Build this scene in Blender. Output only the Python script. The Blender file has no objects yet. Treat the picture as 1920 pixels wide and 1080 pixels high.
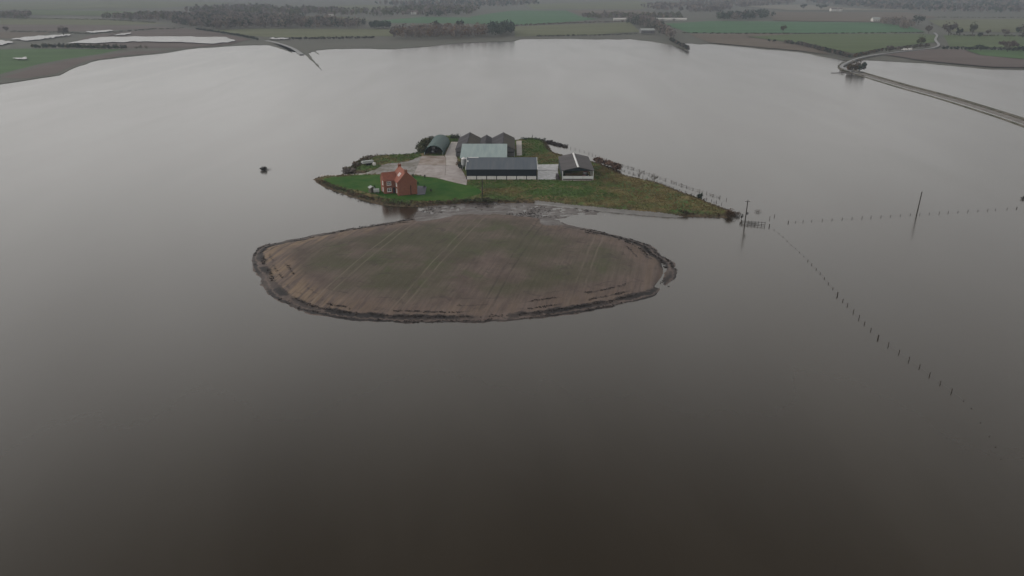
import bpy, math, random
import numpy as np
from mathutils import Vector, Matrix

R = math.radians
random.seed(7)
rng = np.random.default_rng(11)
scene = bpy.context.scene
C = scene.collection

# ------------------------------------------------------------------ camera
CAM_H, FPX, PITCH = 75.0, 1370.0, R(22.6)
cam_d = bpy.data.cameras.new("camera")
cam = bpy.data.objects.new("camera", cam_d)
C.objects.link(cam)
cam.location = (0, 0, CAM_H)
cam.rotation_euler = (R(90) - PITCH, 0, 0)
cam_d.sensor_width = 36.0
cam_d.lens = 36.0 * FPX / 1920.0
cam_d.clip_start, cam_d.clip_end = 1.0, 30000.0
scene.camera = cam

# ------------------------------------------------------------------ sky and sun (overcast)
SUN_AZ, SUN_EL = R(-82), R(32)            # left of the view direction (+Y), behind the cloud
sun_dir = Vector((math.sin(SUN_AZ) * math.cos(SUN_EL), math.cos(SUN_AZ) * math.cos(SUN_EL), math.sin(SUN_EL)))
world = bpy.data.worlds.new("World")
scene.world = world
world.use_nodes = True
wn, wl = world.node_tree.nodes, world.node_tree.links
wn.clear()
w_out = wn.new("ShaderNodeOutputWorld")
w_bg = wn.new("ShaderNodeBackground")
w_bg.inputs["Strength"].default_value = 0.1
w_sky = wn.new("ShaderNodeTexSky")
w_sky.sky_type = 'NISHITA'
w_sky.sun_disc = False
w_sky.sun_elevation = SUN_EL
w_sky.sun_rotation = SUN_AZ
w_sky.dust_density = 4.0
w_tc = wn.new("ShaderNodeTexCoord")
w_dot = wn.new("ShaderNodeVectorMath"); w_dot.operation = 'DOT_PRODUCT'
w_dot.inputs[1].default_value = sun_dir
wl.new(w_tc.outputs["Generated"], w_dot.inputs[0])
w_map = wn.new("ShaderNodeMapRange")           # thinner cloud, brighter, towards the hidden sun
w_map.inputs["From Min"].default_value = -1.0
w_map.inputs["From Max"].default_value = 1.0
w_map.inputs["To Min"].default_value = 0.44
w_map.inputs["To Max"].default_value = 1.22
wl.new(w_dot.outputs["Value"], w_map.inputs["Value"])
w_noise = wn.new("ShaderNodeTexNoise")
w_noise.inputs["Scale"].default_value = 2.6
w_noise.inputs["Detail"].default_value = 5.0
wl.new(w_tc.outputs["Generated"], w_noise.inputs["Vector"])
w_nm = wn.new("ShaderNodeMapRange")
w_nm.inputs["From Min"].default_value = 0.3
w_nm.inputs["From Max"].default_value = 0.7
w_nm.inputs["To Min"].default_value = 0.86
w_nm.inputs["To Max"].default_value = 1.14
wl.new(w_noise.outputs["Fac"], w_nm.inputs["Value"])
w_sep = wn.new("ShaderNodeSeparateXYZ")          # heavy cloud overhead, brighter towards the horizon all round
wl.new(w_tc.outputs["Generated"], w_sep.inputs[0])
w_el = wn.new("ShaderNodeValToRGB")
w_el.color_ramp.interpolation = 'B_SPLINE'
_e = w_el.color_ramp.elements
for _p, _v in ((0.0, 6.4), (0.09, 8.2), (0.18, 13.0), (0.28, 14.4), (0.37, 15.0), (0.46, 14.6), (0.56, 7.5), (0.66, 1.7), (1.0, 1.5)):
    _k = _e[0] if _p == 0.0 else (_e[-1] if _p == 1.0 else _e.new(_p))
    _k.position = _p; _k.color = (_v / 24, _v / 24, _v / 24, 1)
wl.new(w_sep.outputs[2], w_el.inputs["Fac"])
w_el2 = wn.new("ShaderNodeMath"); w_el2.operation = 'MULTIPLY'; w_el2.inputs[1].default_value = 24.0
wl.new(w_el.outputs["Color"], w_el2.inputs[0])
w_m0 = wn.new("ShaderNodeMath"); w_m0.operation = 'MULTIPLY'
wl.new(w_map.outputs["Result"], w_m0.inputs[0])
wl.new(w_el2.outputs["Value"], w_m0.inputs[1])
w_mul = wn.new("ShaderNodeMath"); w_mul.operation = 'MULTIPLY'
wl.new(w_m0.outputs["Value"], w_mul.inputs[0])
wl.new(w_nm.outputs["Result"], w_mul.inputs[1])
w_vm = wn.new("ShaderNodeVectorMath"); w_vm.operation = 'SCALE'
w_vm.inputs[0].default_value = (1.0, 0.98, 0.95)
wl.new(w_mul.outputs["Value"], w_vm.inputs["Scale"])
w_mix = wn.new("ShaderNodeMix"); w_mix.data_type = 'RGBA'
w_mix.inputs["Factor"].default_value = 0.92
wl.new(w_sky.outputs["Color"], w_mix.inputs["A"])
wl.new(w_vm.outputs["Vector"], w_mix.inputs["B"])
wl.new(w_mix.outputs["Result"], w_bg.inputs["Color"])
wl.new(w_bg.outputs["Background"], w_out.inputs["Surface"])

sun_l = bpy.data.lights.new("sun", 'SUN')
sun_l.energy = 1.1
sun_l.angle = R(30)
sun_l.color = (1.0, 0.96, 0.9)
sun = bpy.data.objects.new("sun", sun_l)
C.objects.link(sun)
sun.rotation_euler = (-sun_dir).to_track_quat('-Z', 'Y').to_euler()
sun.location = (0, 0, 200)

vs = scene.view_settings
vs.view_transform, vs.look, vs.gamma, vs.exposure = 'Standard', 'None', 1.0, 0.0
vs.use_curve_mapping = False
scene.cycles.volume_bounces = 1
scene.cycles.max_bounces = 6

# ------------------------------------------------------------------ helpers
cp, sp = math.cos(PITCH), math.sin(PITCH)

def at(px, py, z=0.0):
    """ground point (world) seen at pixel px,py of the 1920x1080 photograph, at height z"""
    dx, f, u = px - 960.0, FPX, 540.0 - py
    d = (dx, cp * f + sp * u, -sp * f + cp * u)
    t = (z - CAM_H) / d[2]
    return Vector((d[0] * t, d[1] * t, z))

def at2(pts, z=0.0):
    return np.array([at(p[0], p[1], z)[:2] for p in pts])

def S(r, g, b):
    """photo colour 0-255 -> linear"""
    f = lambda c: (c / 255 / 12.92) if c / 255 <= 0.04045 else ((c / 255 + 0.055) / 1.055) ** 2.4
    return (f(r), f(g), f(b))

def hash2(ix, iy, seed):
    n = (ix.astype(np.int64) * 374761393 + iy.astype(np.int64) * 668265263 + seed * 982451653) & 0xFFFFFFFF
    n = ((n ^ (n >> 13)) * 1274126177) & 0xFFFFFFFF
    n = n ^ (n >> 16)
    return (n & 0xFFFF) / 65535.0

def vnoise(x, y, scale, seed=0, octs=3):
    x, y = np.asarray(x, float) / scale, np.asarray(y, float) / scale
    tot, amp, s = 0.0, 1.0, 0.0
    for o in range(octs):
        ix, iy = np.floor(x), np.floor(y)
        fx, fy = x - ix, y - iy
        fx, fy = fx * fx * (3 - 2 * fx), fy * fy * (3 - 2 * fy)
        a, b = hash2(ix, iy, seed + o), hash2(ix + 1, iy, seed + o)
        c, d = hash2(ix, iy + 1, seed + o), hash2(ix + 1, iy + 1, seed + o)
        tot = tot + amp * ((a * (1 - fx) + b * fx) * (1 - fy) + (c * (1 - fx) + d * fx) * fy)
        s += amp
        x, y, amp = x * 2.03, y * 2.03, amp * 0.5
    return tot / s

def inside(poly, x, y):
    res = np.zeros(np.shape(x), bool)
    n = len(poly)
    for i in range(n):
        x0, y0 = poly[i]; x1, y1 = poly[(i + 1) % n]
        if y0 == y1: continue
        c = ((y0 > y) != (y1 > y)) & (x < (x1 - x0) * (y - y0) / (y1 - y0) + x0)
        res ^= c
    return res

def sdf(poly, x, y):
    """positive inside"""
    best = np.full(np.shape(x), 1e18)
    n = len(poly)
    for i in range(n):
        x0, y0 = poly[i]; x1, y1 = poly[(i + 1) % n]
        ex, ey = x1 - x0, y1 - y0
        t = np.clip(((x - x0) * ex + (y - y0) * ey) / (ex * ex + ey * ey + 1e-12), 0, 1)
        best = np.minimum(best, (x - x0 - t * ex) ** 2 + (y - y0 - t * ey) ** 2)
    d = np.sqrt(best)
    return np.where(inside(poly, x, y), d, -d)

def smooth_poly(p, it=2):
    p = np.asarray(p, float)
    for _ in range(it):
        q = np.roll(p, -1, 0)
        a, b = 0.75 * p + 0.25 * q, 0.25 * p + 0.75 * q
        p = np.stack([a, b], 1).reshape(-1, 2)
    return p

def sstep(a, b, x):
    t = np.clip((x - a) / (b - a), 0, 1)
    return t * t * (3 - 2 * t)

# ---- materials
def mat(name, col, rough=0.85, noise=None, bump=0.0, bscale=8.0, metal=0.0, spec=0.3, tint=False, streak=None):
    """plain procedural material; noise = (other colour, scale, contrast)"""
    m = bpy.data.materials.new(name)
    m.use_nodes = True
    nt = m.node_tree; n, l = nt.nodes, nt.links
    b = n["Principled BSDF"]
    b.inputs["Base Color"].default_value = (*col, 1)
    b.inputs["Roughness"].default_value = rough
    b.inputs["Metallic"].default_value = metal
    b.inputs["Specular IOR Level"].default_value = spec
    tc = n.new("ShaderNodeTexCoord")
    out = None
    if noise:
        c2, sc, con = noise
        t = n.new("ShaderNodeTexNoise"); t.inputs["Scale"].default_value = sc
        t.inputs["Detail"].default_value = 6; t.inputs["Roughness"].default_value = 0.6
        if streak:
            mp = n.new("ShaderNodeMapping"); mp.vector_type = 'TEXTURE'; mp.inputs["Scale"].default_value = streak
            l.new(tc.outputs["Object"], mp.inputs["Vector"]); l.new(mp.outputs["Vector"], t.inputs["Vector"])
        else:
            l.new(tc.outputs["Object"], t.inputs["Vector"])
        mr = n.new("ShaderNodeMapRange")
        mr.inputs["From Min"].default_value = 0.5 - con; mr.inputs["From Max"].default_value = 0.5 + con
        l.new(t.outputs["Fac"], mr.inputs["Value"])
        mx = n.new("ShaderNodeMix"); mx.data_type = 'RGBA'
        mx.inputs["A"].default_value = (*col, 1); mx.inputs["B"].default_value = (*c2, 1)
        l.new(mr.outputs["Result"], mx.inputs["Factor"])
        out = mx.outputs["Result"]
    if tint:
        a = n.new("ShaderNodeAttribute"); a.attribute_name = "tint"
        out = a.outputs["Color"]
    if out is not None:
        l.new(out, b.inputs["Base Color"])
    if bump:
        t2 = n.new("ShaderNodeTexNoise"); t2.inputs["Scale"].default_value = bscale; t2.inputs["Detail"].default_value = 5
        l.new(tc.outputs["Object"], t2.inputs["Vector"])
        bp = n.new("ShaderNodeBump"); bp.inputs["Strength"].default_value = bump; bp.inputs["Distance"].default_value = 0.1
        l.new(t2.outputs["Fac"], bp.inputs["Height"])
        l.new(bp.outputs["Normal"], b.inputs["Normal"])
    return m

# ---- mesh builder
class MB:
    def __init__(s): s.v, s.f = [], []
    def add(s, vs, fs):
        o = len(s.v); s.v += [tuple(p) for p in vs]; s.f += [tuple(i + o for i in f) for f in fs]; return s
    def box(s, x0, x1, y0, y1, z0, z1):
        return s.add([(x0, y0, z0), (x1, y0, z0), (x1, y1, z0), (x0, y1, z0), (x0, y0, z1), (x1, y0, z1), (x1, y1, z1), (x0, y1, z1)],
                     [(3, 2, 1, 0), (4, 5, 6, 7), (0, 1, 5, 4), (1, 2, 6, 5), (2, 3, 7, 6), (3, 0, 4, 7)])
    def prism(s, prof, axis, a, b):
        """profile points (u,z) swept along axis 'x' or 'y' from a to b"""
        n = len(prof)
        P = (lambda u, z, t: (u, t, z)) if axis == 'y' else (lambda u, z, t: (t, u, z))
        vs = [P(u, z, a) for u, z in prof] + [P(u, z, b) for u, z in prof]
        fs = [tuple(range(n))[::-1], tuple(range(n, 2 * n))] + [(i, (i + 1) % n, n + (i + 1) % n, n + i) for i in range(n)]
        return s.add(vs, fs)
    def tube(s, p0, p1, r0, r1, n=6):
        p0, p1 = Vector(p0), Vector(p1)
        d = (p1 - p0).normalized()
        u = d.orthogonal().normalized(); w = d.cross(u)
        vs = []
        for p, r in ((p0, r0), (p1, r1)):
            vs += [p + (u * math.cos(2 * math.pi * i / n) + w * math.sin(2 * math.pi * i / n)) * r for i in range(n)]
        fs = [(i, (i + 1) % n, n + (i + 1) % n, n + i) for i in range(n)] + [tuple(range(n))[::-1], tuple(range(n, 2 * n))]
        return s.add(vs, fs)
    def quad(s, a, b, c, d): return s.add([a, b, c, d], [(0, 1, 2, 3)])
    def mesh(s, name):
        me = bpy.data.meshes.new(name); me.from_pydata(s.v, [], s.f); me.update()
        import bmesh
        bm = bmesh.new(); bm.from_mesh(me); bmesh.ops.recalc_face_normals(bm, faces=bm.faces); bm.to_mesh(me); bm.free()
        return me
    def build(s, name, m, parent=None):
        me = s.mesh(name); me.materials.append(m)
        return link(name, me, parent)

def link(name, me, parent=None, loc=None):
    o = bpy.data.objects.new(name, me); C.objects.link(o)
    if parent is not None: o.parent = parent
    if loc is not None: o.location = loc
    return o

def np_mesh(name, v, f, m, parent=None, tint=None, smooth=False):
    """v (N,3), f (M,k) arrays -> object"""
    me = bpy.data.meshes.new(name)
    v = np.asarray(v, np.float32); f = np.asarray(f, np.int32)
    k = f.shape[1]
    me.vertices.add(len(v)); me.vertices.foreach_set("co", v.ravel())
    me.loops.add(f.size); me.loops.foreach_set("vertex_index", f.ravel())
    me.polygons.add(len(f)); me.polygons.foreach_set("loop_start", np.arange(0, f.size, k, dtype=np.int32))
    me.polygons.foreach_set("loop_total", np.full(len(f), k, np.int32))
    me.update(calc_edges=True)
    if smooth: me.polygons.foreach_set("use_smooth", np.ones(len(f), bool))
    if tint is not None:
        a = me.attributes.new("tint", 'FLOAT_COLOR', 'POINT')
        a.data.foreach_set("color", np.concatenate([tint, np.ones((len(tint), 1))], 1).astype(np.float32).ravel())
    me.materials.append(m)
    return link(name, me, parent)

def tag(o, label=None, cat=None, group=None, kind=None):
    if label: o["label"] = label
    if cat: o["category"] = cat
    if group: o["group"] = group
    if kind: o["kind"] = kind
    return o

def thing(name, label, cat, loc=(0, 0, 0), rz=0.0, group=None):
    o = bpy.data.objects.new(name, None); C.objects.link(o)
    o.empty_display_size = 0.5
    o.location = loc; o.rotation_euler = (0, 0, rz)
    return tag(o, label, cat, group)

def clumps(centers, radii, n, size, seed=0, flat=1.0, shell=0.45):
    """n random leaf/twig quads in an ellipsoid at every centre; returns v,f and clump index"""
    g = np.random.default_rng(seed)
    centers = np.asarray(centers, float); radii = np.asarray(radii, float)
    N = len(centers)
    d = g.normal(size=(N, n, 3)); d /= np.linalg.norm(d, axis=2, keepdims=True)
    r = (shell + (1 - shell) * g.random((N, n, 1)) ** 0.6)
    p = centers[:, None, :] + d * r * radii[:, None, :]
    sz = np.asarray(size, float)
    if sz.ndim == 0: sz = np.full(N, float(sz))
    a = g.normal(size=(N, n, 3)); a /= np.linalg.norm(a, axis=2, keepdims=True)
    b = np.cross(a, g.normal(size=(N, n, 3))); b /= np.linalg.norm(b, axis=2, keepdims=True) + 1e-9
    k = sz[:, None, None] * (0.6 + 0.8 * g.random((N, n, 1)))
    a = a * k; b = b * k * flat
    v = np.stack([p - a, p - b * 0.9, p + a, p + b], 2).reshape(-1, 3)
    f = np.arange(len(v)).reshape(-1, 4)
    return v, f, np.repeat(np.arange(N), n * 4)

# ------------------------------------------------------------------ materials of the place
def water_mat(name="flood_water"):
    m = bpy.data.materials.new(name); m.use_nodes = True
    n, l = m.node_tree.nodes, m.node_tree.links
    b = n["Principled BSDF"]
    b.inputs["IOR"].default_value = 1.333
    b.inputs["Specular IOR Level"].default_value = 0.5
    tc = n.new("ShaderNodeTexCoord")
    mp = n.new("ShaderNodeMapping"); mp.inputs["Rotation"].default_value = (0, 0, R(-28)); mp.inputs["Scale"].default_value = (1, 0.22, 1)
    l.new(tc.outputs["Object"], mp.inputs["Vector"])
    big = n.new("ShaderNodeTexNoise"); big.inputs["Scale"].default_value = 0.022; big.inputs["Detail"].default_value = 5; big.inputs["Distortion"].default_value = 0.6
    l.new(mp.outputs["Vector"], big.inputs["Vector"])
    mr = n.new("ShaderNodeMapRange"); mr.inputs["From Min"].default_value = 0.35; mr.inputs["From Max"].default_value = 0.7
    l.new(big.outputs["Fac"], mr.inputs["Value"])
    mx = n.new("ShaderNodeMix"); mx.data_type = 'RGBA'
    mx.inputs["A"].default_value = (0.026, 0.019, 0.0105, 1); mx.inputs["B"].default_value = (0.034, 0.026, 0.016, 1)
    l.new(mr.outputs["Result"], mx.inputs["Factor"]); l.new(mx.outputs["Result"], b.inputs["Base Color"])
    rr = n.new("ShaderNodeMapRange"); rr.inputs["To Min"].default_value = 0.15; rr.inputs["To Max"].default_value = 0.2
    l.new(mr.outputs["Result"], rr.inputs["Value"]); l.new(rr.outputs["Result"], b.inputs["Roughness"])
    w1 = n.new("ShaderNodeTexNoise"); w1.inputs["Scale"].default_value = 0.9; w1.inputs["Detail"].default_value = 3
    l.new(tc.outputs["Object"], w1.inputs["Vector"])
    bp = n.new("ShaderNodeBump"); bp.inputs["Strength"].default_value = 0.12; bp.inputs["Distance"].default_value = 0.05
    l.new(w1.outputs["Fac"], bp.inputs["Height"]); l.new(bp.outputs["Normal"], b.inputs["Normal"])
    mp2 = n.new("ShaderNodeMapping"); mp2.vector_type = 'TEXTURE'; mp2.inputs["Rotation"].default_value = (0, 0, R(12)); mp2.inputs["Scale"].default_value = (1, 5, 1)
    l.new(tc.outputs["Object"], mp2.inputs["Vector"])
    wind = n.new("ShaderNodeTexNoise"); wind.inputs["Scale"].default_value = 0.035; wind.inputs["Detail"].default_value = 6; wind.inputs["Distortion"].default_value = 0.8
    l.new(mp2.outputs["Vector"], wind.inputs["Vector"])
    wr = n.new("ShaderNodeMapRange"); wr.inputs["From Min"].default_value = 0.38; wr.inputs["From Max"].default_value = 0.66
    wr.inputs["To Min"].default_value = 0.02; wr.inputs["To Max"].default_value = 0.2
    l.new(wind.outputs["Fac"], wr.inputs["Value"]); l.new(wr.outputs["Result"], bp.inputs["Strength"])
    wr2 = n.new("ShaderNodeMapRange"); wr2.inputs["From Min"].default_value = 0.45; wr2.inputs["From Max"].default_value = 0.75; wr2.inputs["To Max"].default_value = 0.16
    l.new(wind.outputs["Fac"], wr2.inputs["Value"])
    mx2 = n.new("ShaderNodeMix"); mx2.data_type = 'RGBA'; mx2.inputs["B"].default_value = (0.075, 0.064, 0.05, 1)
    l.new(wr2.outputs["Result"], mx2.inputs["Factor"]); l.new(mx.outputs["Result"], mx2.inputs["A"]); l.new(mx2.outputs["Result"], b.inputs["Base Color"])
    return m

M = {}
M['water'] = water_mat()
M['bed'] = mat("lake_bed", (0.06, 0.05, 0.04))
M['land'] = mat("far_land", (0.10, 0.095, 0.075), noise=((0.075, 0.08, 0.06), 0.01, 0.2))
M['mud'] = mat("mud", (0.115, 0.10, 0.09), 0.5, noise=((0.055, 0.05, 0.047), 0.35, 0.18), bump=0.5, bscale=1.5, spec=0.5)
M['road'] = mat("wet_road", (0.16, 0.155, 0.15), 0.4, noise=((0.22, 0.21, 0.2), 0.5, 0.2), spec=0.5)
M['causeway'] = mat("silted_road", (0.15, 0.135, 0.12), 0.85, noise=((0.22, 0.205, 0.19), 0.1, 0.15))
M['farroad'] = mat("far_road", (0.2, 0.2, 0.2), 0.6, noise=((0.26, 0.26, 0.26), 0.05, 0.2))
M['lawn'] = mat("lawn_grass", (0.020, 0.086, 0.010), 0.95, noise=((0.055, 0.115, 0.02), 0.13, 0.14), bump=0.5, bscale=2.5, spec=0.1)
M['concrete'] = mat("concrete", (0.40, 0.355, 0.345), 0.6, noise=((0.25, 0.21, 0.19), 0.3, 0.17), spec=0.4)
M['concrete4'] = mat("concrete_silted", (0.36, 0.31, 0.285), 0.65, noise=((0.21, 0.155, 0.115), 0.22, 0.13), spec=0.4)
M['concrete2'] = mat("concrete_bright", (0.48, 0.44, 0.41), 0.6, noise=((0.33, 0.29, 0.265), 0.35, 0.17), spec=0.4)
M['concrete3'] = mat("concrete_wet", (0.40, 0.40, 0.42), 0.35, noise=((0.17, 0.17, 0.175), 0.55, 0.14), spec=0.5)
M['verge'] = mat("verge_grass", (0.055, 0.06, 0.035), 0.95, noise=((0.16, 0.14, 0.115), 0.12, 0.13))
M['veg'] = mat("vegetation", (0.1, 0.1, 0.05), 0.95, tint=True, spec=0.1)
M['bark'] = mat("bark", (0.07, 0.058, 0.048), 0.95, noise=((0.04, 0.035, 0.03), 4.0, 0.2))
M['post'] = mat("weathered_post", (0.055, 0.047, 0.04), 0.9, noise=((0.03, 0.027, 0.024), 3.0, 0.2))
M['wire'] = mat("fence_wire", (0.09, 0.08, 0.075), 0.6, metal=0.4)
M['navy'] = mat("navy_cladding", (0.006, 0.014, 0.02), 0.55, noise=((0.010, 0.018, 0.026), 0.8, 0.2))
M['slate'] = mat("slate_sheet", (0.078, 0.098, 0.122), 0.6, noise=((0.11, 0.125, 0.142), 0.7, 0.16), streak=(1, 9, 9))
M['white'] = mat("white_panel", (0.72, 0.70, 0.68), 0.7, noise=((0.58, 0.56, 0.53), 0.9, 0.22))
M['trim'] = mat("pale_trim", (0.66, 0.66, 0.66), 0.6)
M['pale'] = mat("pale_green_sheet", (0.29, 0.365, 0.355), 0.5, noise=((0.21, 0.28, 0.285), 0.6, 0.16), streak=(1, 9, 9))
M['asb'] = mat("old_fibre_sheet", (0.066, 0.062, 0.07), 0.9, noise=((0.034, 0.032, 0.036), 0.5, 0.15), streak=(6, 1, 6))
M['moss'] = mat("mossy_fibre_sheet", (0.085, 0.075, 0.05), 0.9, noise=((0.05, 0.045, 0.04), 0.5, 0.15), streak=(6, 1, 6))
M['painted_shade'] = mat("painted_interior_shade", (0.012, 0.012, 0.014), 0.9)  # near-black colour standing in for shade inside the old barns
M['gwall'] = mat("grey_wall", (0.16, 0.16, 0.165), 0.8, noise=((0.11, 0.11, 0.115), 0.6, 0.2))
M['arch'] = mat("green_arch_sheet", (0.026, 0.074, 0.07), 0.55, noise=((0.038, 0.085, 0.078), 0.3, 0.2), spec=0.3)
M['umber'] = mat("brown_grey_sheet", (0.085, 0.076, 0.08), 0.75, noise=((0.058, 0.052, 0.053), 0.6, 0.15), streak=(6, 1, 6))
M['tile'] = mat("clay_tile", (0.32, 0.11, 0.07), 0.85, noise=((0.19, 0.075, 0.055), 1.6, 0.2), bump=0.5, bscale=5)
M['brick'] = mat("red_brick", (0.27, 0.112, 0.07), 0.9, noise=((0.16, 0.062, 0.042), 2.2, 0.2), bump=0.3, bscale=7)
M['glass'] = mat("window_glass", (0.03, 0.035, 0.04), 0.1, spec=0.6)
M['frame'] = mat("white_frame", (0.8, 0.8, 0.78), 0.5)
M['black'] = mat("black_rubber", (0.015, 0.015, 0.015), 0.8)
M['red'] = mat("red_paint", (0.22, 0.035, 0.03), 0.45, spec=0.5)
M['steel'] = mat("galvanised", (0.42, 0.44, 0.45), 0.45, metal=0.4)
M['patio'] = mat("slate_patio", (0.10, 0.098, 0.135), 0.7, noise=((0.07, 0.075, 0.10), 0.9, 0.2))
M['straw'] = mat("straw", (0.27, 0.2, 0.10), 0.95, noise=((0.18, 0.13, 0.07), 2.0, 0.2))
M['canvas'] = mat("weathered_sheet", (0.35, 0.37, 0.36), 0.7)
M['offwhite'] = mat("render_white", (0.6, 0.58, 0.55), 0.8)
M['farroof'] = mat("far_roof", (0.16, 0.13, 0.12), 0.8)
M['debris'] = mat("wrack", (0.035, 0.03, 0.028), 0.95, tint=True)
M['foam'] = mat("foam", (0.7, 0.7, 0.68), 0.8)

# ------------------------------------------------------------------ base ground and flood water
def sheet(name, x0, x1, y0, y1, z, m):
    return MB().quad((x0, y0, z), (x1, y0, z), (x1, y1, z), (x0, y1, z)).build(name, m)
tag(sheet("ground", -5000, 5000, -600, 7200, -1.5, M['bed']), "drowned ground under the flood", kind="structure")
tag(sheet("flood_water", -4000, 4000, -500, 2500, 0.0, M['water']), "wide brown flood water lying over the fields", kind="structure")

# ------------------------------------------------------------------ farm island and field mound: one height field cut into surfaces
MOUND = smooth_poly(at2([(780, 409), (682, 424), (593, 441), (527, 454), (493, 462), (479, 469), (473, 482), (478, 500), (487, 522), (504, 549),
         (549, 578), (604, 591), (649, 599), (727, 604), (860, 606), (950, 603), (1017, 596), (1095, 585), (1151, 574), (1218, 559),
         (1252, 541), (1270, 521), (1270, 510), (1252, 487), (1236, 480), (1223, 464), (1196, 453), (1162, 444), (1118, 434), (1073, 425),
         (1048, 417), (1030, 405), (950, 396), (860, 396)]), 1)
MUD = smooth_poly(at2([(772, 412), (782, 396), (800, 386), (900, 378), (1000, 380), (1060, 388), (1110, 395), (1140, 402), (1110, 402.5),
       (1084, 402.5), (1058, 408), (1046, 416), (1060, 425), (1000, 430), (880, 430), (790, 425)]), 1)
ISLE = smooth_poly(at2([(584, 338), (613, 353), (648, 366), (684, 377), (710, 383), (746, 388), (781, 388), (826, 386), (880, 382), (960, 381), (1020, 383), (1100, 393),
        (1194, 403), (1259, 408), (1300, 406), (1325, 408), (1372, 409), (1384, 402), (1362, 394), (1334, 383), (1306, 371), (1269, 358),
        (1239, 345), (1194, 336), (1166, 328), (1137, 313), (1109, 303), (1070, 296), (1036, 288), (1025, 268), (1017, 262), (982, 261), (968, 265), (900, 267.5),
        (867, 265), (858, 256), (843, 256), (808, 259), (796, 268), (787, 284), (784, 289), (737, 293), (702, 293), (684, 300), (666, 313), (650, 322),
        (690, 327), (640, 331), (600, 332)]), 1)
RES = 0.42
gx = np.arange(-95, 100, RES); gy = np.arange(150, 400, RES)
GX, GY = np.meshgrid(gx, gy)
wob = (vnoise(GX, GY, 5.0, 3) - 0.5) * 2.6 + (vnoise(GX, GY, 1.3, 5) - 0.5) * 0.9
dM = sdf(MOUND, GX, GY); dI = sdf(ISLE, GX, GY); dU = sdf(MUD, GX, GY)
wobM = wob * 0.75 + (vnoise(GX, GY, 14.0, 61) - 0.4) * 2.5
hM = np.where(dM > 0, 2.1 * (1 - np.exp(-np.maximum(dM + wobM, 0) / 13.0)), (dM + wobM) * 0.12)
hM = np.where((dM + wobM) < 0, (dM + wobM) * 0.12, hM)
dIw = dI + wob * 0.5
hI = np.where(dIw > 0, 1.25 * sstep(-1.0, 4.5, dIw) - 0.05, dIw * 0.15 - 0.02)
bumps = vnoise(GX, GY, 2.2, 21, 3) - 0.5
dUw = dU + wob * 0.8
hU = np.where(dUw > 0, 0.11 * sstep(0, 4, dUw) + bumps * 0.6, dUw * 0.1)
H = np.maximum(np.maximum(hM, hI), hU)
H = H + np.where(hM >= hI, (vnoise(GX, GY, 1.1, 31) - 0.5) * 0.10, 0) + np.where(hI > hM, (vnoise(GX, GY, 3.0, 33) - 0.5) * 0.16 * sstep(0.3, 1.0, hI), 0)
pond = at2([(1242, 494), (1246, 505), (1241, 520), (1233, 537)], 0.0)
dp = -sdf(np.concatenate([pond, pond[::-1]]), GX, GY)
H = H - 0.6 * np.exp(-(dp / 1.0) ** 2)
H = np.maximum(H, -1.3)

LAWN = smooth_poly(at2([(600, 335), (660, 330), (715, 327), (800, 331), (875, 346.5), (900, 354), (903, 363), (887, 368), (843, 375), (790, 377), (737, 374), (700, 364), (648, 352), (615, 342)], 1.2), 2)
RUBBLE = smooth_poly(at2([(650, 325), (700, 321), (715, 308), (760, 305), (790, 292), (800, 300), (782, 326), (800, 331), (720, 327), (690, 328)], 1.1), 2)
YARD = at2([(776, 327), (790, 292), (800, 290), (832, 290), (846, 266), (860, 266), (858, 292), (866, 312), (880, 337), (878, 347), (800, 332)], 1.2)
TRACK = at2([(1002, 376), (1060, 382), (1150, 392), (1270, 402.5), (1320, 406), (1320, 409), (1270, 406), (1150, 397), (1060, 386.5), (1002, 381)], 0.7)

def wob_in(poly, w):
    return sdf(poly, GX, GY) + (vnoise(GX, GY, 2.0, 77) - 0.5) * w > 0
zone = np.zeros(GX.shape, int)                       # 0 rough grass
zone[(hM >= hI) & (hM >= hU - 0.05)] = 2             # ploughed field
zone[(hU > hI) & (hU > hM)] = 3                      # mud
nearM = (dU > 0) & (dM < 6 + 8 * (vnoise(GX, GY, 6, 41) - 0.5)) & (dI < 0)
zone[nearM] = 3
zone[wob_in(RUBBLE, 2.5) & (dI > 0)] = 4
zone[wob_in(LAWN, 1.2) & (dI > 0)] = 1
zone[wob_in(TRACK, 0.6)] = 5

def zone_mesh(name, k, m, label):
    ny, nx = GX.shape
    i = np.arange((ny - 1) * (nx - 1)); r, c = i // (nx - 1), i % (nx - 1)
    a = r * nx + c
    F = np.stack([a, a + 1, a + nx + 1, a + nx], 1)
    Z = zone[:-1, :-1].ravel(); hz = H.ravel()
    keep = (Z == k) & (hz[F].max(1) > -0.7)
    F = F[keep]
    used, inv = np.unique(F, return_inverse=True)
    v = np.stack([GX.ravel()[used], GY.ravel()[used], hz[used]], 1)
    o = np_mesh(name, v, inv.reshape(F.shape), m, smooth=True)
    for nm, arr in (("edge", np.where(zone == 2, np.maximum(dM, np.maximum(dU, dI)), dI)), ("wobble", wob)):
        at_ = o.data.attributes.new(nm, 'FLOAT', 'POINT')
        at_.data.foreach_set("value", arr.ravel()[used].astype(np.float32))
    return tag(o, label, kind="structure")

def H_at(x, y):
    j = min(max(int(round((x - gx[0]) / RES)), 0), len(gx) - 1); i = min(max(int(round((y - gy[0]) / RES)), 0), len(gy) - 1)
    return float(H[i, j])

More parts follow.
